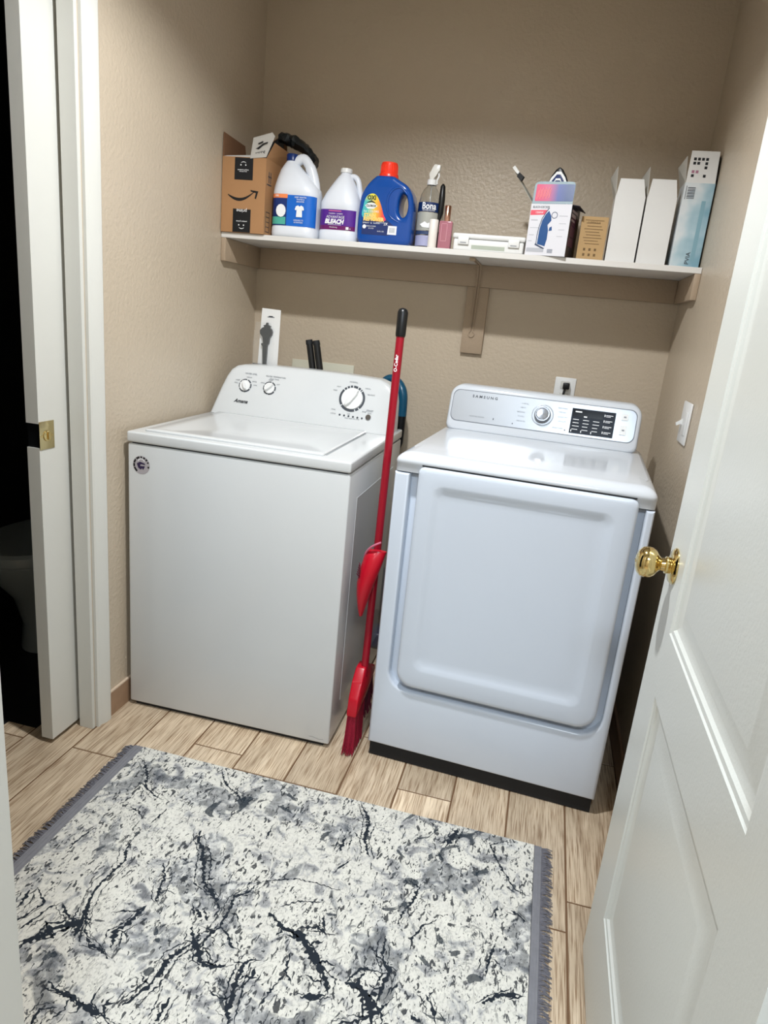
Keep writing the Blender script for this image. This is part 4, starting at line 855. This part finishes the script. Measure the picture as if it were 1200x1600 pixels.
text('lettering', [('BLEACH', (-0.008, -0.0588, 0.064), 0.020, {'bold': 0.0012, 'shear': 0.2, 'width': 0.070}), ('ADVANTAGE', (-0.004, -0.0588, 0.079), 0.0125, {'width': 0.066}), ('CLEAN  LINEN', (-0.004, -0.0588, 0.090), 0.0062, {'width': .05}), ('Disinfecting', (-0.010, -0.0588, 0.046), 0.006, {}), ('64 FL OZ', (0.045, -0.0588, 0.043), 0.0045, {})], M_white_ink, lb)
bm = new(); bars(bm, [(-0.030, 0.016, 0.0975, 0.1005)], -0.0582); fin('pink_bar', bm, mat('pink_ink', '#d66a9a', 0.5), lb, None)
bm = new(); bars(bm, [(-0.030, 0.018, 0.0535, 0.0545), (0.036, 0.046, 0.040, 0.049)], -0.0582); fin('white_bar', bm, M_white_ink, lb, None)

# blue detergent bottle with a through handle
t = thing('detergent_bottle', 'large blue detergent bottle with a red-orange cap, loop handle and rainbow label', 'bottle', (0.585, -0.225, ZT))
ol = [(-0.097, 0.040), (-0.0955, 0.018), (-0.088, 0.005), (-0.074, 0.0005), (-0.03, 0.0002), (0.03, 0.0002), (0.074, 0.0005), (0.088, 0.005), (0.0955, 0.018), (0.097, 0.060), (0.097, 0.105), (0.094, 0.140), (0.085, 0.170), (0.068, 0.192), (0.045, 0.205), (0.030, 0.213), (0.018, 0.219), (-0.010, 0.220), (-0.038, 0.219), (-0.050, 0.211), (-0.062, 0.200), (-0.078, 0.180), (-0.090, 0.155), (-0.095, 0.125), (-0.097, 0.080)]
ol = [tuple(p)[:2] for p in smooth_path([(p[0], p[1], 0) for p in ol], 4, True)]
hole = smooth_path([(0.060, 0.092, 0), (0.048, 0.105, 0), (0.044, 0.130, 0), (0.047, 0.155, 0), (0.055, 0.168, 0), (0.068, 0.158, 0), (0.076, 0.130, 0), (0.072, 0.102, 0)], 5, True)
hole = [(p[0], p[1]) for p in hole]
bd_ = outline_solid('body', ol, [hole], 0.0, 0.050, 0.0145, M_blue, t)
# recessed ring around the handle
bm = new(); rg = smooth_path([(0.052, 0.078, -0.0505), (0.020, 0.095, -0.0505), (0.006, 0.125, -0.0505), (0.008, 0.160, -0.0505), (0.026, 0.183, -0.0505), (0.052, 0.186, -0.0505), (0.074, 0.165, -0.0505)], 6)
tube(bm, [(p[0]-0.0, p[2]+0.001, p[1]-0.004) for p in rg], [0.0015+0.003*math.sin(math.pi*i/(len(rg)-1)) for i in range(len(rg))], 10); fin('handle_rim', bm, M_blue, t, 60)
bm = new(); lathe(bm, [(0.0335, 0.219), (0.0335, 0.228), (0.0320, 0.231), (0.0295, 0.234), (0.0285, 0.262), (0.0265, 0.2665), (0.0, 0.2665)], -0.010, 0, 0, 40)
for a in range(0, 360, 15): tube(bm, [(-0.010+0.0293*math.cos(math.radians(a)), 0.0293*math.sin(math.radians(a)), 0.236), (-0.010+0.0287*math.cos(math.radians(a)), 0.0287*math.sin(math.radians(a)), 0.258)], 0.0009, 5)
fin('cap', bm, M_capred, t, 40)
# label
m = bpy.data.materials.new('rainbow_label'); m.use_nodes = True; nt = m.node_tree; b = nt.nodes['Principled BSDF']; b.inputs['Roughness'].default_value = 0.35
tc = nt.nodes.new('ShaderNodeTexCoord'); sp = nt.nodes.new('ShaderNodeSeparateXYZ'); nt.links.new(tc.outputs['Object'], sp.inputs[0])
a1 = nt.nodes.new('ShaderNodeMapRange'); a1.inputs[1].default_value = -0.09; a1.inputs[2].default_value = 0.03; nt.links.new(sp.outputs[0], a1.inputs[0])
r = nt.nodes.new('ShaderNodeValToRGB'); nt.links.new(a1.outputs[0], r.inputs[0])
for e in range(3): r.color_ramp.elements.new(0.5)
for e, (p, c) in zip(r.color_ramp.elements, [(0.0, '#1aa3c8'), (0.25, '#5fc0a8'), (0.45, '#f3c23a'), (0.68, '#e8503f'), (0.9, '#d81f8a')]): e.position = p; e.color = lin(c)
a2 = nt.nodes.new('ShaderNodeMapRange'); a2.inputs[1].default_value = 0.135; a2.inputs[2].default_value = 0.160; nt.links.new(sp.outputs[2], a2.inputs[0])
mx = nt.nodes.new('ShaderNodeMix'); mx.data_type = 'RGBA'; nt.links.new(a2.outputs[0], mx.inputs[0]); nt.links.new(r.outputs[0], mx.inputs[6]); mx.inputs[7].default_value = lin('#e8dc3a'); nt.links.new(mx.outputs[2], b.inputs['Base Color'])
bm = new(); lo = smooth_path([(-0.078, 0.085, 0), (-0.078, 0.120, 0), (-0.070, 0.148, 0), (-0.052, 0.160, 0), (-0.034, 0.155, 0), (-0.018, 0.130, 0), (-0.004, 0.095, 0), (0.004, 0.078, 0), (-0.03, 0.074, 0)], 4, True)
prism(bm, [(p[0], p[1]) for p in lo], -0.0507, -0.0500, 1); lb = fin('label', bm, m, t, None); lb['label'] = 'rainbow coloured front label'
bm = new(); prism(bm, [(-0.078, 0.030), (0.020, 0.030), (0.036, 0.062), (-0.004, 0.088), (-0.078, 0.076)], -0.0505, -0.0500, 1); lb2 = fin('lower_label', bm, mat('label_deep_navy', '#1c2f66', 0.4), t, None)
bm = new(); prism(bm, [(-0.072, 0.122), (-0.062, 0.130), (-0.040, 0.131), (-0.028, 0.122), (-0.040, 0.113), (-0.062, 0.112)], -0.0510, -0.0507, 1)
prism(bm, [(0.014, 0.034), (0.046, 0.034), (0.046, 0.062), (0.016, 0.062)], -0.0510, -0.0500, 1); fin('white_panel', bm, M_white_ink, lb, None)
bm = new(); prism(bm, [(-0.068, 0.131), (-0.050, 0.139), (-0.034, 0.131), (-0.040, 0.1305), (-0.050, 0.134), (-0.062, 0.1305)], -0.0512, -0.0508, 1); fin('dark_arc', bm, M_ink, lb, None)
text('lettering', [('OXI', (-0.050, -0.0514, 0.147), 0.019, {'bold': 0.0008, 'width': 0.030}), ('CLOROX', (-0.050, -0.0514, 0.1215), 0.0095, {'bold': 0.0004, 'width': 0.036})], mat('olive_ink', '#3a3a12', 0.5), lb)
text('lettering', [('STAIN', (-0.052, -0.0514, 0.091), 0.0165, {'bold': 0.0009, 'width': 0.042}), ('REMOVER', (-0.038, -0.0514, 0.079), 0.0165, {'bold': 0.0009, 'width': 0.074})], mat('yellow_ink', '#f6d27a', 0.5), lb)
text('lettering', [('for COLORS', (-0.048, -0.0514, 0.104), 0.010, {}), ('SPRAY  &  WASH', (-0.045, -0.0514, 0.067), 0.006, {'width': 0.06}), ('FREE & CLEAR', (-0.045, -0.0514, 0.057), 0.0055, {}), ('OF DYES', (-0.045, -0.0514, 0.050), 0.005, {}), ('66 FL OZ', (-0.010, -0.0514, 0.042), 0.006, {}), ('2X', (0.006, -0.0514, 0.066), 0.012, {})], M_white_ink, lb2)
bm = new(); fd(bm, -0.069, 0.055, 0, 0.0065, -0.0508, n=20); bars(bm, [(-0.028, 0.010, 0.0695, 0.0705)], -0.0506); fin('white_dot', bm, M_white_ink, lb2, None)
bm = new(); bars(bm, [(0.021+0.004*k, 0.023+0.004*k, 0.040, 0.056) for k in range(5)], -0.0512); fin('fine_print', bm, M_greyink, lb, None)

# clear spray bottle
t = thing('spray_bottle', 'clear spray bottle with a navy label band and white trigger nozzle', 'spray bottle', (0.7235, -0.205, ZT))
sp_prof = [(0.0, 0.0), (0.036, 0.0), (0.039, 0.004), (0.0385, 0.11), (0.0375, 0.150), (0.034, 0.175), (0.026, 0.193), (0.016, 0.203), (0.0145, 0.207), (0.0145, 0.213)]
bm = new(); lathe(bm, sp_prof+[(0.0125, 0.213), (0.0125, 0.206), (0.014, 0.2015), (0.024, 0.1915), (0.032, 0.174), (0.0358, 0.150), (0.0368, 0.11), (0.037, 0.006), (0.034, 0.003), (0.0, 0.003)], n=36, cap=False); fin('bottle', bm, M_clear, t, 50)
bm = new(); lathe(bm, [(0.0, 0.0035), (0.0335, 0.0035), (0.0362, 0.006), (0.0362, 0.040), (0.0, 0.040)], n=32, cap=False); fin('liquid', bm, mat('clear_liquid', '#c9cbe8', 0.02, trans=1.0, ior=1.33), t, 50)
bm = new(); lathe(bm, [(0.0395, 0.120), (0.0390, 0.150)], n=40, a0=195, a1=345, cap=False); lathe(bm, [(0.0397, 0.047), (0.0397, 0.058)], n=40, a0=200, a1=345, cap=False, mi=1); lathe(bm, [(0.0395, 0.060), (0.0395, 0.118)], n=40, a0=195, a1=345, cap=False, mi=2); lathe(bm, [(0.0395, 0.010), (0.0395, 0.044)], n=40, a0=205, a1=335, cap=False, mi=3)
lb = fin('label', bm, [mat('label_midnight', '#0d2a5c', 0.4), mat('label_slate', '#33466a', 0.4), mat('label_frost', '#a9aaa2', 0.5), mat('label_lilac', '#a7a9c9', 0.5)], t, 60); lb['label'] = 'navy and frosted label'
text('lettering', [('Bona', (0, -0.0402, 0.137), 0.030, {'bold': 0.0006, 'bend': 0.0402, 'width': 0.050, 'dx': 0.006}), ('CLEANING SOLUTION', (0, -0.0402, 0.124), 0.006, {'bend': 0.0402, 'width': 0.044, 'dx': 0.006})], M_white_ink, lb)
bm = new(); prism(bm, [(-0.020, 0.078), (-0.004, 0.088), (0.006, 0.082), (0.022, 0.090), (0.028, 0.072), (0.010, 0.068), (-0.012, 0.070)], -0.0402, -0.0390, 1); fin('white_swash', bm, M_white_ink, lb, None)
bm = new(); lathe(bm, [(0.0165, 0.208), (0.0165, 0.224), (0.012, 0.227), (0, 0.227)], n=24, cap=False); tri = fin('collar', bm, M_plasw, t, 40)
bm = new(); prism(bm, [(-0.008, 0.225), (0.008, 0.225), (0.011, 0.240), (0.024, 0.252), (0.026, 0.272), (0.004, 0.274), (-0.002, 0.262), (-0.012, 0.243)], -0.009, 0.009, 1); bmesh.ops.bevel(bm, geom=bm.edges[:], offset=0.003, segments=2, profile=0.5, affect='EDGES')
tg = fin('trigger_head', bm, mat('milky_white_plastic', '#d9d8d2', 0.3), t, 40)
bm = new(); tube(bm, smooth_path([(0.018, 0.0, 0.250), (0.022, 0, 0.238), (0.016, 0, 0.222), (0.018, 0, 0.212)], 5), 0.0035, 8); fin('trigger', bm, M_plasw, tg, 60)
bm = new(); tube(bm, [(0, 0, 0.225), (0, 0, 0.005)], 0.002, 8); fin('dip_tube', bm, M_plasw, t)

# black slim handle in a white tube
t = thing('white_tube_container', 'small white cylinder between the spray bottle and the pink bottle', 'container', (0.757, -0.268, ZT))
bm = new(); lathe(bm, [(0.0, 0), (0.0150, 0.0), (0.0155, 0.002), (0.0155, 0.090), (0.0145, 0.092), (0.0, 0.092)], n=28); fin('body', bm, mat('cream_white_plastic', '#e6e1da', 0.35), t, 40)
t = thing('black_brush_handle', 'slim black handle standing upright behind the small white cylinder', 'brush', (0.764, -0.216, ZT))
bm = new(); tube(bm, [(-0.005, 0, 0.001), (-0.005, 0, 0.09), (0.001, 0, 0.12), (0.002, 0, 0.165), (0.001, 0, 0.205), (0.001, 0, 0.213)], [0.006, 0.006, 0.0105, 0.0108, 0.0085, 0.003], 16); fin('handle', bm, M_black, t, 60)
bm = new(); lathe(bm, [(0.0, 0.002), (0.010, 0.002), (0.012, 0.02), (0.012, 0.05), (0.009, 0.06), (0, 0.06)], -0.005, 0, 0, 16); fin('brush_head', bm, M_dark, t, 40)
# pink bottle
t = thing('perfume_bottle', 'dusty pink bottle with a rose-gold cap', 'bottle', (0.799, -0.262, ZT))
bm = new(); box(bm, -0.022, 0.022, -0.015, 0.015, 0.0, 0.090, 0.004, 3); fin('bottle', bm, M_pink, t, 40)
bm = new(); fr = 0.0004
for (x0, x1, z0, z1) in ((-0.014, 0.006, 0.080, 0.081), (-0.014, 0.006, 0.026, 0.027), (0.005, 0.006, 0.026, 0.081), (-0.014, -0.013, 0.026, 0.081)): box(bm, x0, x1, -0.0155, -0.0151, z0, z1)
fin('label_outline', bm, mat('pale_pink_ink', '#d9a6b0', 0.5), t, None)
bm = new(); lathe(bm, [(0.0, 0.090), (0.0105, 0.090), (0.0105, 0.137), (0.009, 0.139), (0, 0.139)], n=28, cap=False); fin('cap', bm, M_rose, t, 40)
# white plastic case
t = thing('plastic_case', 'low white plastic case with two latches lying on the shelf', 'case', (0.951, -0.220, ZT))
bm = new(); box(bm, -0.116, 0.116, -0.078, 0.075, 0.0, 0.036, 0.005, 3); fin('base', bm, M_plasw, t, 40)
bm = new(); box(bm, -0.120, 0.120, -0.082, 0.078, 0.0365, 0.053, 0.006, 3); box(bm, -0.055, 0.055, -0.06, 0.06, 0.0525, 0.055, 0.001); ld = fin('lid', bm, M_plasw, t, 40)
for x in (-0.083, 0.083):
    bm = new(); box(bm, x-0.018, x+0.018, -0.0855, -0.0795, 0.018, 0.042, 0.002); la = fin('latch', bm, M_plasw, t, 40)
    bm = new(); box(bm, x-0.010, x+0.010, -0.0862, -0.0856, 0.022, 0.025); fin('latch_slot', bm, M_greyink, la, None)
bm = new(); box(bm, -0.055, 0.055, -0.0786, -0.0781, 0.006, 0.018); o = fin('label_window', bm, mat('grey_green_strip', '#a9b1a4', 0.5), t, None)

# steam iron in its open box
ib = thing('iron_box', 'white and navy steam iron carton with its top flaps open', 'box', (1.073, -0.304, ZT), math.radians(-13))
iw, idp, ih = 0.131, 0.125, 0.154
bm = new(); box(bm, 0, iw, 0, 0.0015, 0, ih, mi=0); box(bm, 0, iw, idp-0.0015, idp, 0, ih, mi=0); box(bm, 0, 0.0015, 0.0015, idp-0.0015, 0, ih, mi=0); box(bm, iw-0.0015, iw, 0.0015, idp-0.0015, 0, ih, mi=1); box(bm, 0.0015, iw-.0015, 0.0015, idp-.0015, 0.0005, 0.002)
M_ibx = mat('box_navy_print', '#1d1f33', 0.35)
fin('carton', bm, [mat('box_white_print', '#dcdce2', 0.4), M_ibx], ib, None)
m = bpy.data.materials.new('pink_to_blue_flap'); m.use_nodes = True; nt = m.node_tree; b = nt.nodes['Principled BSDF']; b.inputs['Roughness'].default_value = 0.35
tc = nt.nodes.new('ShaderNodeTexCoord'); sp = nt.nodes.new('ShaderNodeSeparateXYZ'); nt.links.new(tc.outputs['Object'], sp.inputs[0])
a1 = nt.nodes.new('ShaderNodeMapRange'); a1.inputs[1].default_value = 0.0; a1.inputs[2].default_value = 0.13; nt.links.new(sp.outputs[0], a1.inputs[0])
r = nt.nodes.new('ShaderNodeValToRGB'); nt.links.new(a1.outputs[0], r.inputs[0]); r.color_ramp.elements.new(0.5); r.color_ramp.elements.new(0.6)
for e, (p, c) in zip(r.color_ramp.elements, [(0.08, '#d8486e'), (0.40, '#c0567f'), (0.62, '#3f4f94'), (0.85, '#173a70')]): e.position = p; e.color = lin(c)
nt.links.new(r.outputs[0], b.inputs['Base Color'])
bm = new(); rings(bm, [[(p[0], -0.001+(p[1]-ih)*0.10, p[1]) for p in rrect(0.002, iw, ih+0.0005, ih+0.066, .002, 4, rs=(.001, .001, .012, .014))], [(p[0], 0.0+(p[1]-ih)*0.10, p[1]) for p in rrect(0.002, iw, ih+0.0005, ih+0.066, .002, 4, rs=(.001, .001, .012, .014))]])
M_flapedge = mat('pale_teal_flap', '#93a7b0', 0.5); ff = fin('front_flap', bm, M_flapedge, ib, None); ff['label'] = 'raised front flap printed pink fading to blue'
bm = new(); rings(bm, [[(p[0], -0.0016+(p[1]-ih)*0.10, p[1]) for p in rrect(0.009, iw-.001, ih+0.008, ih+0.058, .003, 4)], [(p[0], -0.0011+(p[1]-ih)*0.10, p[1]) for p in rrect(0.009, iw-.001, ih+0.008, ih+0.058, .003, 4)]]); pr_ = fin('print', bm, m, ff, None)
bm = new()
for k in range(9):
    x = 0.014+0.0048*k; z = ih+0.012+0.0006*k+0.006*(k%2); rings(bm, [[(x, -0.0004+0.1*.012-.0012, z), (x+0.0018, -0.0004, z), (x+0.0045, 0.0032, z+0.028), (x+0.0030, 0.0032, z+0.028)], [(x, -0.0020+.0012, z), (x+0.0018, -0.0010, z), (x+0.0045, 0.0022, z+0.028), (x+0.0030, 0.0022, z+0.028)]])
fin('print_lines', bm, mat('salmon_ink', '#f08f86', 0.5), ff, None)
bm = new(); rings(bm, [[(0.0, 0.02, ih), (0.0, 0.075, ih), (-0.072, 0.06, ih+0.092), (-0.078, 0.03, ih+0.098)], [(0.001, 0.02, ih+.001), (0.001, 0.075, ih+.001), (-0.071, 0.06, ih+0.093), (-0.077, 0.03, ih+0.099)]]); sf = fin('side_flap', bm, mat('grey_flap', '#a8a8a0', 0.7), ib, None); sf['label'] = 'thin side flap sticking out to the left'
bm = new(); rings(bm, [[(-0.050, 0.018, ih+0.070), (-0.043, 0.018, ih+0.083), (-0.060, 0.018, ih+0.096), (-0.067, 0.018, ih+0.083)], [(-0.050, 0.030, ih+0.070), (-0.043, 0.030, ih+0.083), (-0.060, 0.030, ih+0.096), (-0.067, 0.030, ih+0.083)]]); fin('black_square', bm, M_ink, sf, None)
bm = new(); rings(bm, [[(-0.066, 0.020, ih+0.090), (-0.060, 0.020, ih+0.096), (-0.078, 0.020, ih+0.116), (-0.086, 0.020, ih+0.110)], [(-0.066, 0.03, ih+0.090), (-0.060, 0.03, ih+0.096), (-0.078, 0.03, ih+0.116), (-0.086, 0.03, ih+0.110)]]); fin('pale_tip', bm, M_paper, sf, None)
bm = new(); rings(bm, [[(iw, 0.006, ih-.002), (iw, 0.10, ih-.002), (iw+0.024, 0.09, ih-0.012), (iw+0.020, 0.01, ih-0.004)], [(iw, 0.006, ih), (iw, 0.10, ih), (iw+0.025, 0.09, ih-0.010), (iw+0.021, 0.01, ih-0.002)]]); fin('side_flap', bm, M_ibx, ib, None)
bm = new()
prism(bm, [(0.0015, ih-.034), (0.047, ih-.032), (0.058, ih-.018), (0.0015, ih-.019)], -0.0004, -0.0001, 1); o = fin('red_banner', bm, mat('coral_print', '#e2576a', 0.4), ib, None)
bm = new(); prism(bm, [(0.0365, 0.034), (0.062, 0.028), (0.066, 0.050), (0.066, 0.075), (0.062, 0.092), (0.072, 0.105), (0.070, 0.118), (0.061, 0.134), (0.052, 0.124), (0.043, 0.105), (0.038, 0.080), (0.037, 0.055)], -0.0005, -0.0002, 1)
prism(bm, [(0.068, 0.074), (0.078, 0.076), (0.076, 0.088), (0.069, 0.084)], -0.0005, -0.0002, 1); fin('iron_picture', bm, mat('print_blue', '#1d4d86', 0.4), ib, None)
bm = new(); q = [(0.032, 0.034), (0.0315, 0.060), (0.034, 0.085), (0.041, 0.112), (0.052, 0.132), (0.059, 0.142)]
prism(bm, q+[(p[0]+0.0022, p[1]-0.001) for p in q[::-1]], -0.0005, -0.0002, 1); prism(bm, [(0.030, 0.036), (0.062, 0.022), (0.058, 0.019), (0.029, 0.031)], -0.0005, -0.0002, 1)
fd(bm, 0.080, 0.121, 0.008, 0.010, -0.0003, n=24)
for k in range(8): box(bm, 0.0725+0.0022*k, 0.0735+0.0022*k, -0.0005, -0.0002, 0.008, 0.020)
fin('picture_outline', bm, mat('print_slate', '#3c4a66', 0.5), ib, None)
bm = new(); bars(bm, [(0.006, 0.028, 0.104, 0.107), (0.006, 0.034, 0.082, 0.0835), (0.006, 0.022, 0.060, 0.062), (0.006, 0.018, 0.042, 0.044), (0.095, 0.122, 0.118, 0.120), (0.098, 0.120, 0.096, 0.0975), (0.099, 0.118, 0.078, 0.0795), (0.096, 0.114, 0.058, 0.0595), (0.004, 0.060, 0.010, 0.022)], -0.0001); fin('fine_print', bm, mat('pale_grey_ink', '#b4b6bd', 0.5), ib, None)
text('lettering', [('BLACK+DECKER', (0.034, -0.0004, ih-0.010), 0.0095, {'width': 0.054})], M_darkgrey, ib)
text('lettering', [('1500W', (0.030, -0.0006, ih-0.026), 0.0085, {})], M_white_ink, ib)
bm = new()
for k, (a, c) in enumerate(((0.014, 0.030), (0.034, 0.036), (0.044, 0.072), (0.078, 0.100))): box(bm, iw+0.0001, iw+0.0005, 0.01+0.004*k, 0.085, a+0.02, c+0.024)
fin('side_print', bm, mat('plum_print', '#54304a', 0.5), ib, None)
bm = new()
for k, (a, c, d) in enumerate(((0.120, 0.130, .06), (0.134, 0.142, .08), (0.108, 0.114, .05))): box(bm, iw+0.0006, iw+0.0009, 0.012, 0.012+d, a, c)
fin('side_print', bm, mat('mauve_print', '#a3949a', 0.5), ib, None)
# the iron itself, soleplate tip up
t = thing('steam_iron', 'navy steam iron standing tip up inside the open iron carton', 'iron', (1.150, -0.235, ZT+0.004), math.radians(-13))
def ir(hw, y0, y1, z): return [(0+hw*math.cos(a), (y0+y1)/2+(y1-y0)/2*math.sin(a), z) for a in [k*math.pi/12 for k in range(24)]]
bm = new(); rings(bm, [ir(.050, -.030, -.022, 0.0), ir(.052, -.030, -.022, .03), ir(.050, -.030, -.022, .12), ir(.044, -.030, -.022, .17), ir(.037, -.030, -.022, .21), ir(.024, -.030, -.022, .243), ir(.011, -.030, -.022, .262), ir(.002, -.028, -.024, .268)]); fin('soleplate', bm, M_black, t, 50)
bm = new(); rings(bm, [ir(.047, -.021, .045, 0.0), ir(.049, -.021, .045, .05), ir(.047, -.021, .040, .12), ir(.041, -.021, .030, .17), ir(.036, -.021, .016, .21), ir(.022, -.021, -.004, .243), ir(.008, -.021, -.016, .264)]); fin('body', bm, M_navy, t, 50)
L_ = [(-.047, .165), (-.036, .208), (-.022, .238), (-.007, .255), (.007, .255), (.022, .238), (.036, .208), (.047, .165)]
bm = new()
for (a, c) in zip(L_, L_[1:]):
    sh_in = lambda p: (p[0]*0.84, p[1]-0.0085)
    poly(bm, [(a[0], -.0308, a[1]), (c[0], -.0308, c[1]), (sh_in(c)[0], -.0308, sh_in(c)[1]), (sh_in(a)[0], -.0308, sh_in(a)[1])])
fin('white_band', bm, M_white_ink, t, None)
bm = new(); rings(bm, [ir(.040, -.0306, -.0301, 0.10), ir(.038, -.0306, -.0301, 0.17), ir(.028, -.0306, -.0301, .21), ir(.014, -.0306, -.0301, .236), ir(.004, -.0306, -.0301, .247)]); fin('sole_cover', bm, M_navy, t, None)
bm = new(); prism(bm, [(-0.014, .222), (-0.007, .235), (0.007, .235), (0.014, .222), (0.006, .229), (-0.006, .229)], -0.0316, -0.0312, 1); fin('emblem', bm, M_white_ink, t, None)

# kraft box
t = thing('kraft_box', 'small brown kraft box printed with dark text, between the iron carton and the white boxes', 'box', (1.237, -0.272, ZT))
bm = new(); box(bm, 0, 0.083, 0, 0.09, 0, 0.132, 0.0006, 1); fin('carton', bm, M_kraft, t, None)
bm = new(); I = []
for k in range(9): I.append((0.012+0.004*(k % 3), 0.070-0.005*((k*2) % 3), 0.120-0.0088*k, 0.1218-0.0088*k))
for r_ in range(2):
    for c in range(3): I.append((0.018+0.017*c, 0.025+0.017*c, 0.013+0.016*r_, 0.021+0.016*r_))
bars(bm, I, -0.0001); fin('printing', bm, mat('brown_ink', '#6b5230', 0.6), t, None)
text('lettering', [('LUMINOUS', (0.040, -0.0004, 0.1145), 0.008, {})], mat('brown_ink', '#6b5230'), t)
# white boxes with open tops
def white_box(nm, label, x, w, h, fh, taper, d=0.105, m_=None, y=-0.272, group=None, leftflap=0.088, lf_out=0.004):
    t = thing(nm, label, 'box', (x, y, ZT), 0, group); m_ = m_ or M_paper; th = 0.0012
    bm = new(); box(bm, 0, w, 0, th, 0, h); box(bm, 0, w, d-th, d, 0, h); box(bm, 0, th, th, d-th, 0, h); box(bm, w-th, w, th, d-th, 0, h); box(bm, th, w-th, th, d-th, 0.0003, 0.002); fin('carton', bm, m_, t, None)
    bm = new(); P = [(0.001, h), (w-0.001, h), (w-0.001-taper, h+fh), (0.001+taper*.5, h+fh)]
    rings(bm, [[(p[0], (p[1]-h)*0.06, p[1]) for p in P], [(p[0], (p[1]-h)*0.06+0.001, p[1]) for p in P]]); f = fin('front_flap', bm, M_paper, t, None)
    bm = new(); P = [(0.004, h+.0002), (d-0.004, h+.0002), (d-0.012, h+leftflap*0.75), (0.020, h+leftflap)]
    rings(bm, [[(-(p[1]-h)*(0.01+3.2*p[0]), p[0], p[1]) for p in P], [(0.001-(p[1]-h)*(0.01+3.2*p[0]), p[0], p[1]) for p in P]]); fin('side_flap', bm, mat('grey_white_flap', '#c4c2ba', 0.7), t, None)
    return t, f
white_box('white_box', 'plain white open box right beside the kraft box, left one of the two', 1.328, 0.090, 0.198, 0.050, 0.012, group='plain white open boxes')
white_box('white_box', 'plain white open box next to the pale blue box, right one of the two', 1.4235, 0.088, 0.200, 0.051, 0.010, group='plain white open boxes')
m = bpy.data.materials.new('watercolour_print'); m.use_nodes = True; nt = m.node_tree; b = nt.nodes['Principled BSDF']; b.inputs['Roughness'].default_value = 0.4
tc = nt.nodes.new('ShaderNodeTexCoord'); sp = nt.nodes.new('ShaderNodeSeparateXYZ'); nt.links.new(tc.outputs['Object'], sp.inputs[0])
nz = nt.nodes.new('ShaderNodeTexNoise'); nz.inputs['Scale'].default_value = 16; nt.links.new(tc.outputs['Object'], nz.inputs['Vector'])
m1 = nt.nodes.new('ShaderNodeMath'); m1.operation = 'MULTIPLY_ADD'; m1.inputs[1].default_value = 6.0; nt.links.new(sp.outputs[0], m1.inputs[0]); nt.links.new(nz.outputs['Fac'], m1.inputs[2])
m2 = nt.nodes.new('ShaderNodeMath'); m2.operation = 'MULTIPLY_ADD'; m2.inputs[1].default_value = -1.3; nt.links.new(sp.outputs[2], m2.inputs[0]); nt.links.new(m1.outputs[0], m2.inputs[2])
r = nt.nodes.new('ShaderNodeValToRGB'); nt.links.new(m2.outputs[0], r.inputs[0]); r.color_ramp.elements.new(0.5)
for e, (p, c) in zip(r.color_ramp.elements, [(0.35, '#d3d9dc'), (0.62, '#a9c2cc'), (0.95, '#7ba3b4')]): e.position = p; e.color = lin(c)
nt.links.new(r.outputs[0], b.inputs['Base Color'])
t, f = white_box('pale_blue_box', 'tall pale blue and white printed box at the right end of the shelf', 1.526, 0.087, 0.245, 0.090, 0.003, m_=m, leftflap=0.078)
bm = new()
for r_, cs in ((0, (0, 1, 2, 3)), (1, (0, 1, 3)), (2, (3,)), (4, (0, 3))):
    for c in cs: box(bm, 0.012+0.0115*c, 0.020+0.0115*c, 0.0030-.0012+.0018, 0.0036, 0.290+0.0-0.0118*r_+0.018, 0.298-0.0118*r_+0.018)
for v in bm.verts: v.co.y = (v.co.z-0.245)*0.06-0.0002-(0.0003 if v.co.y < 0.0034 else 0)
fin('swatches', bm, mat('swatch_grey', '#33363a', 0.5), f, None)
bm = new()
for c in (0, 1): box(bm, 0.012+0.0115*c, 0.020+0.0115*c, 0.003, 0.0036, 0.272, 0.280)
for v in bm.verts: v.co.y = (v.co.z-0.245)*0.06-0.0002-(0.0003 if v.co.y < 0.0034 else 0)
fin('swatches', bm, mat('swatch_rose', '#a8748a', 0.5), f, None)
bm = new(); I = [(0.011, 0.033, 0.200+0.0042*k, 0.2018+0.0042*k+0.0006*(k % 2)) for k in range(8)]+[(0.006, 0.0075, 0.198, 0.236)]
bars(bm, I, -0.0001); fin('barcode', bm, M_darkgrey, t, None)
bm = new(); bars(bm, [(0.058, 0.070, 0.020, 0.195)], -0.0001, 0.0003); fin('printed_stripe', bm, mat('teal_stripe', '#7fa5b3', 0.5), t, None)
text('lettering', [('PVIA', (0.050, -0.0005, 0.028), 0.018, {'rot': 90, 'width': None})], M_darkgrey, t)
bm = new(); poly(bm, [(0.0865, 0.004, 0.246), (0.0865, 0.10, 0.246), (0.091, 0.09, 0.325), (0.090, 0.02, 0.330)]); fin('side_flap', bm, M_dark, t, None)
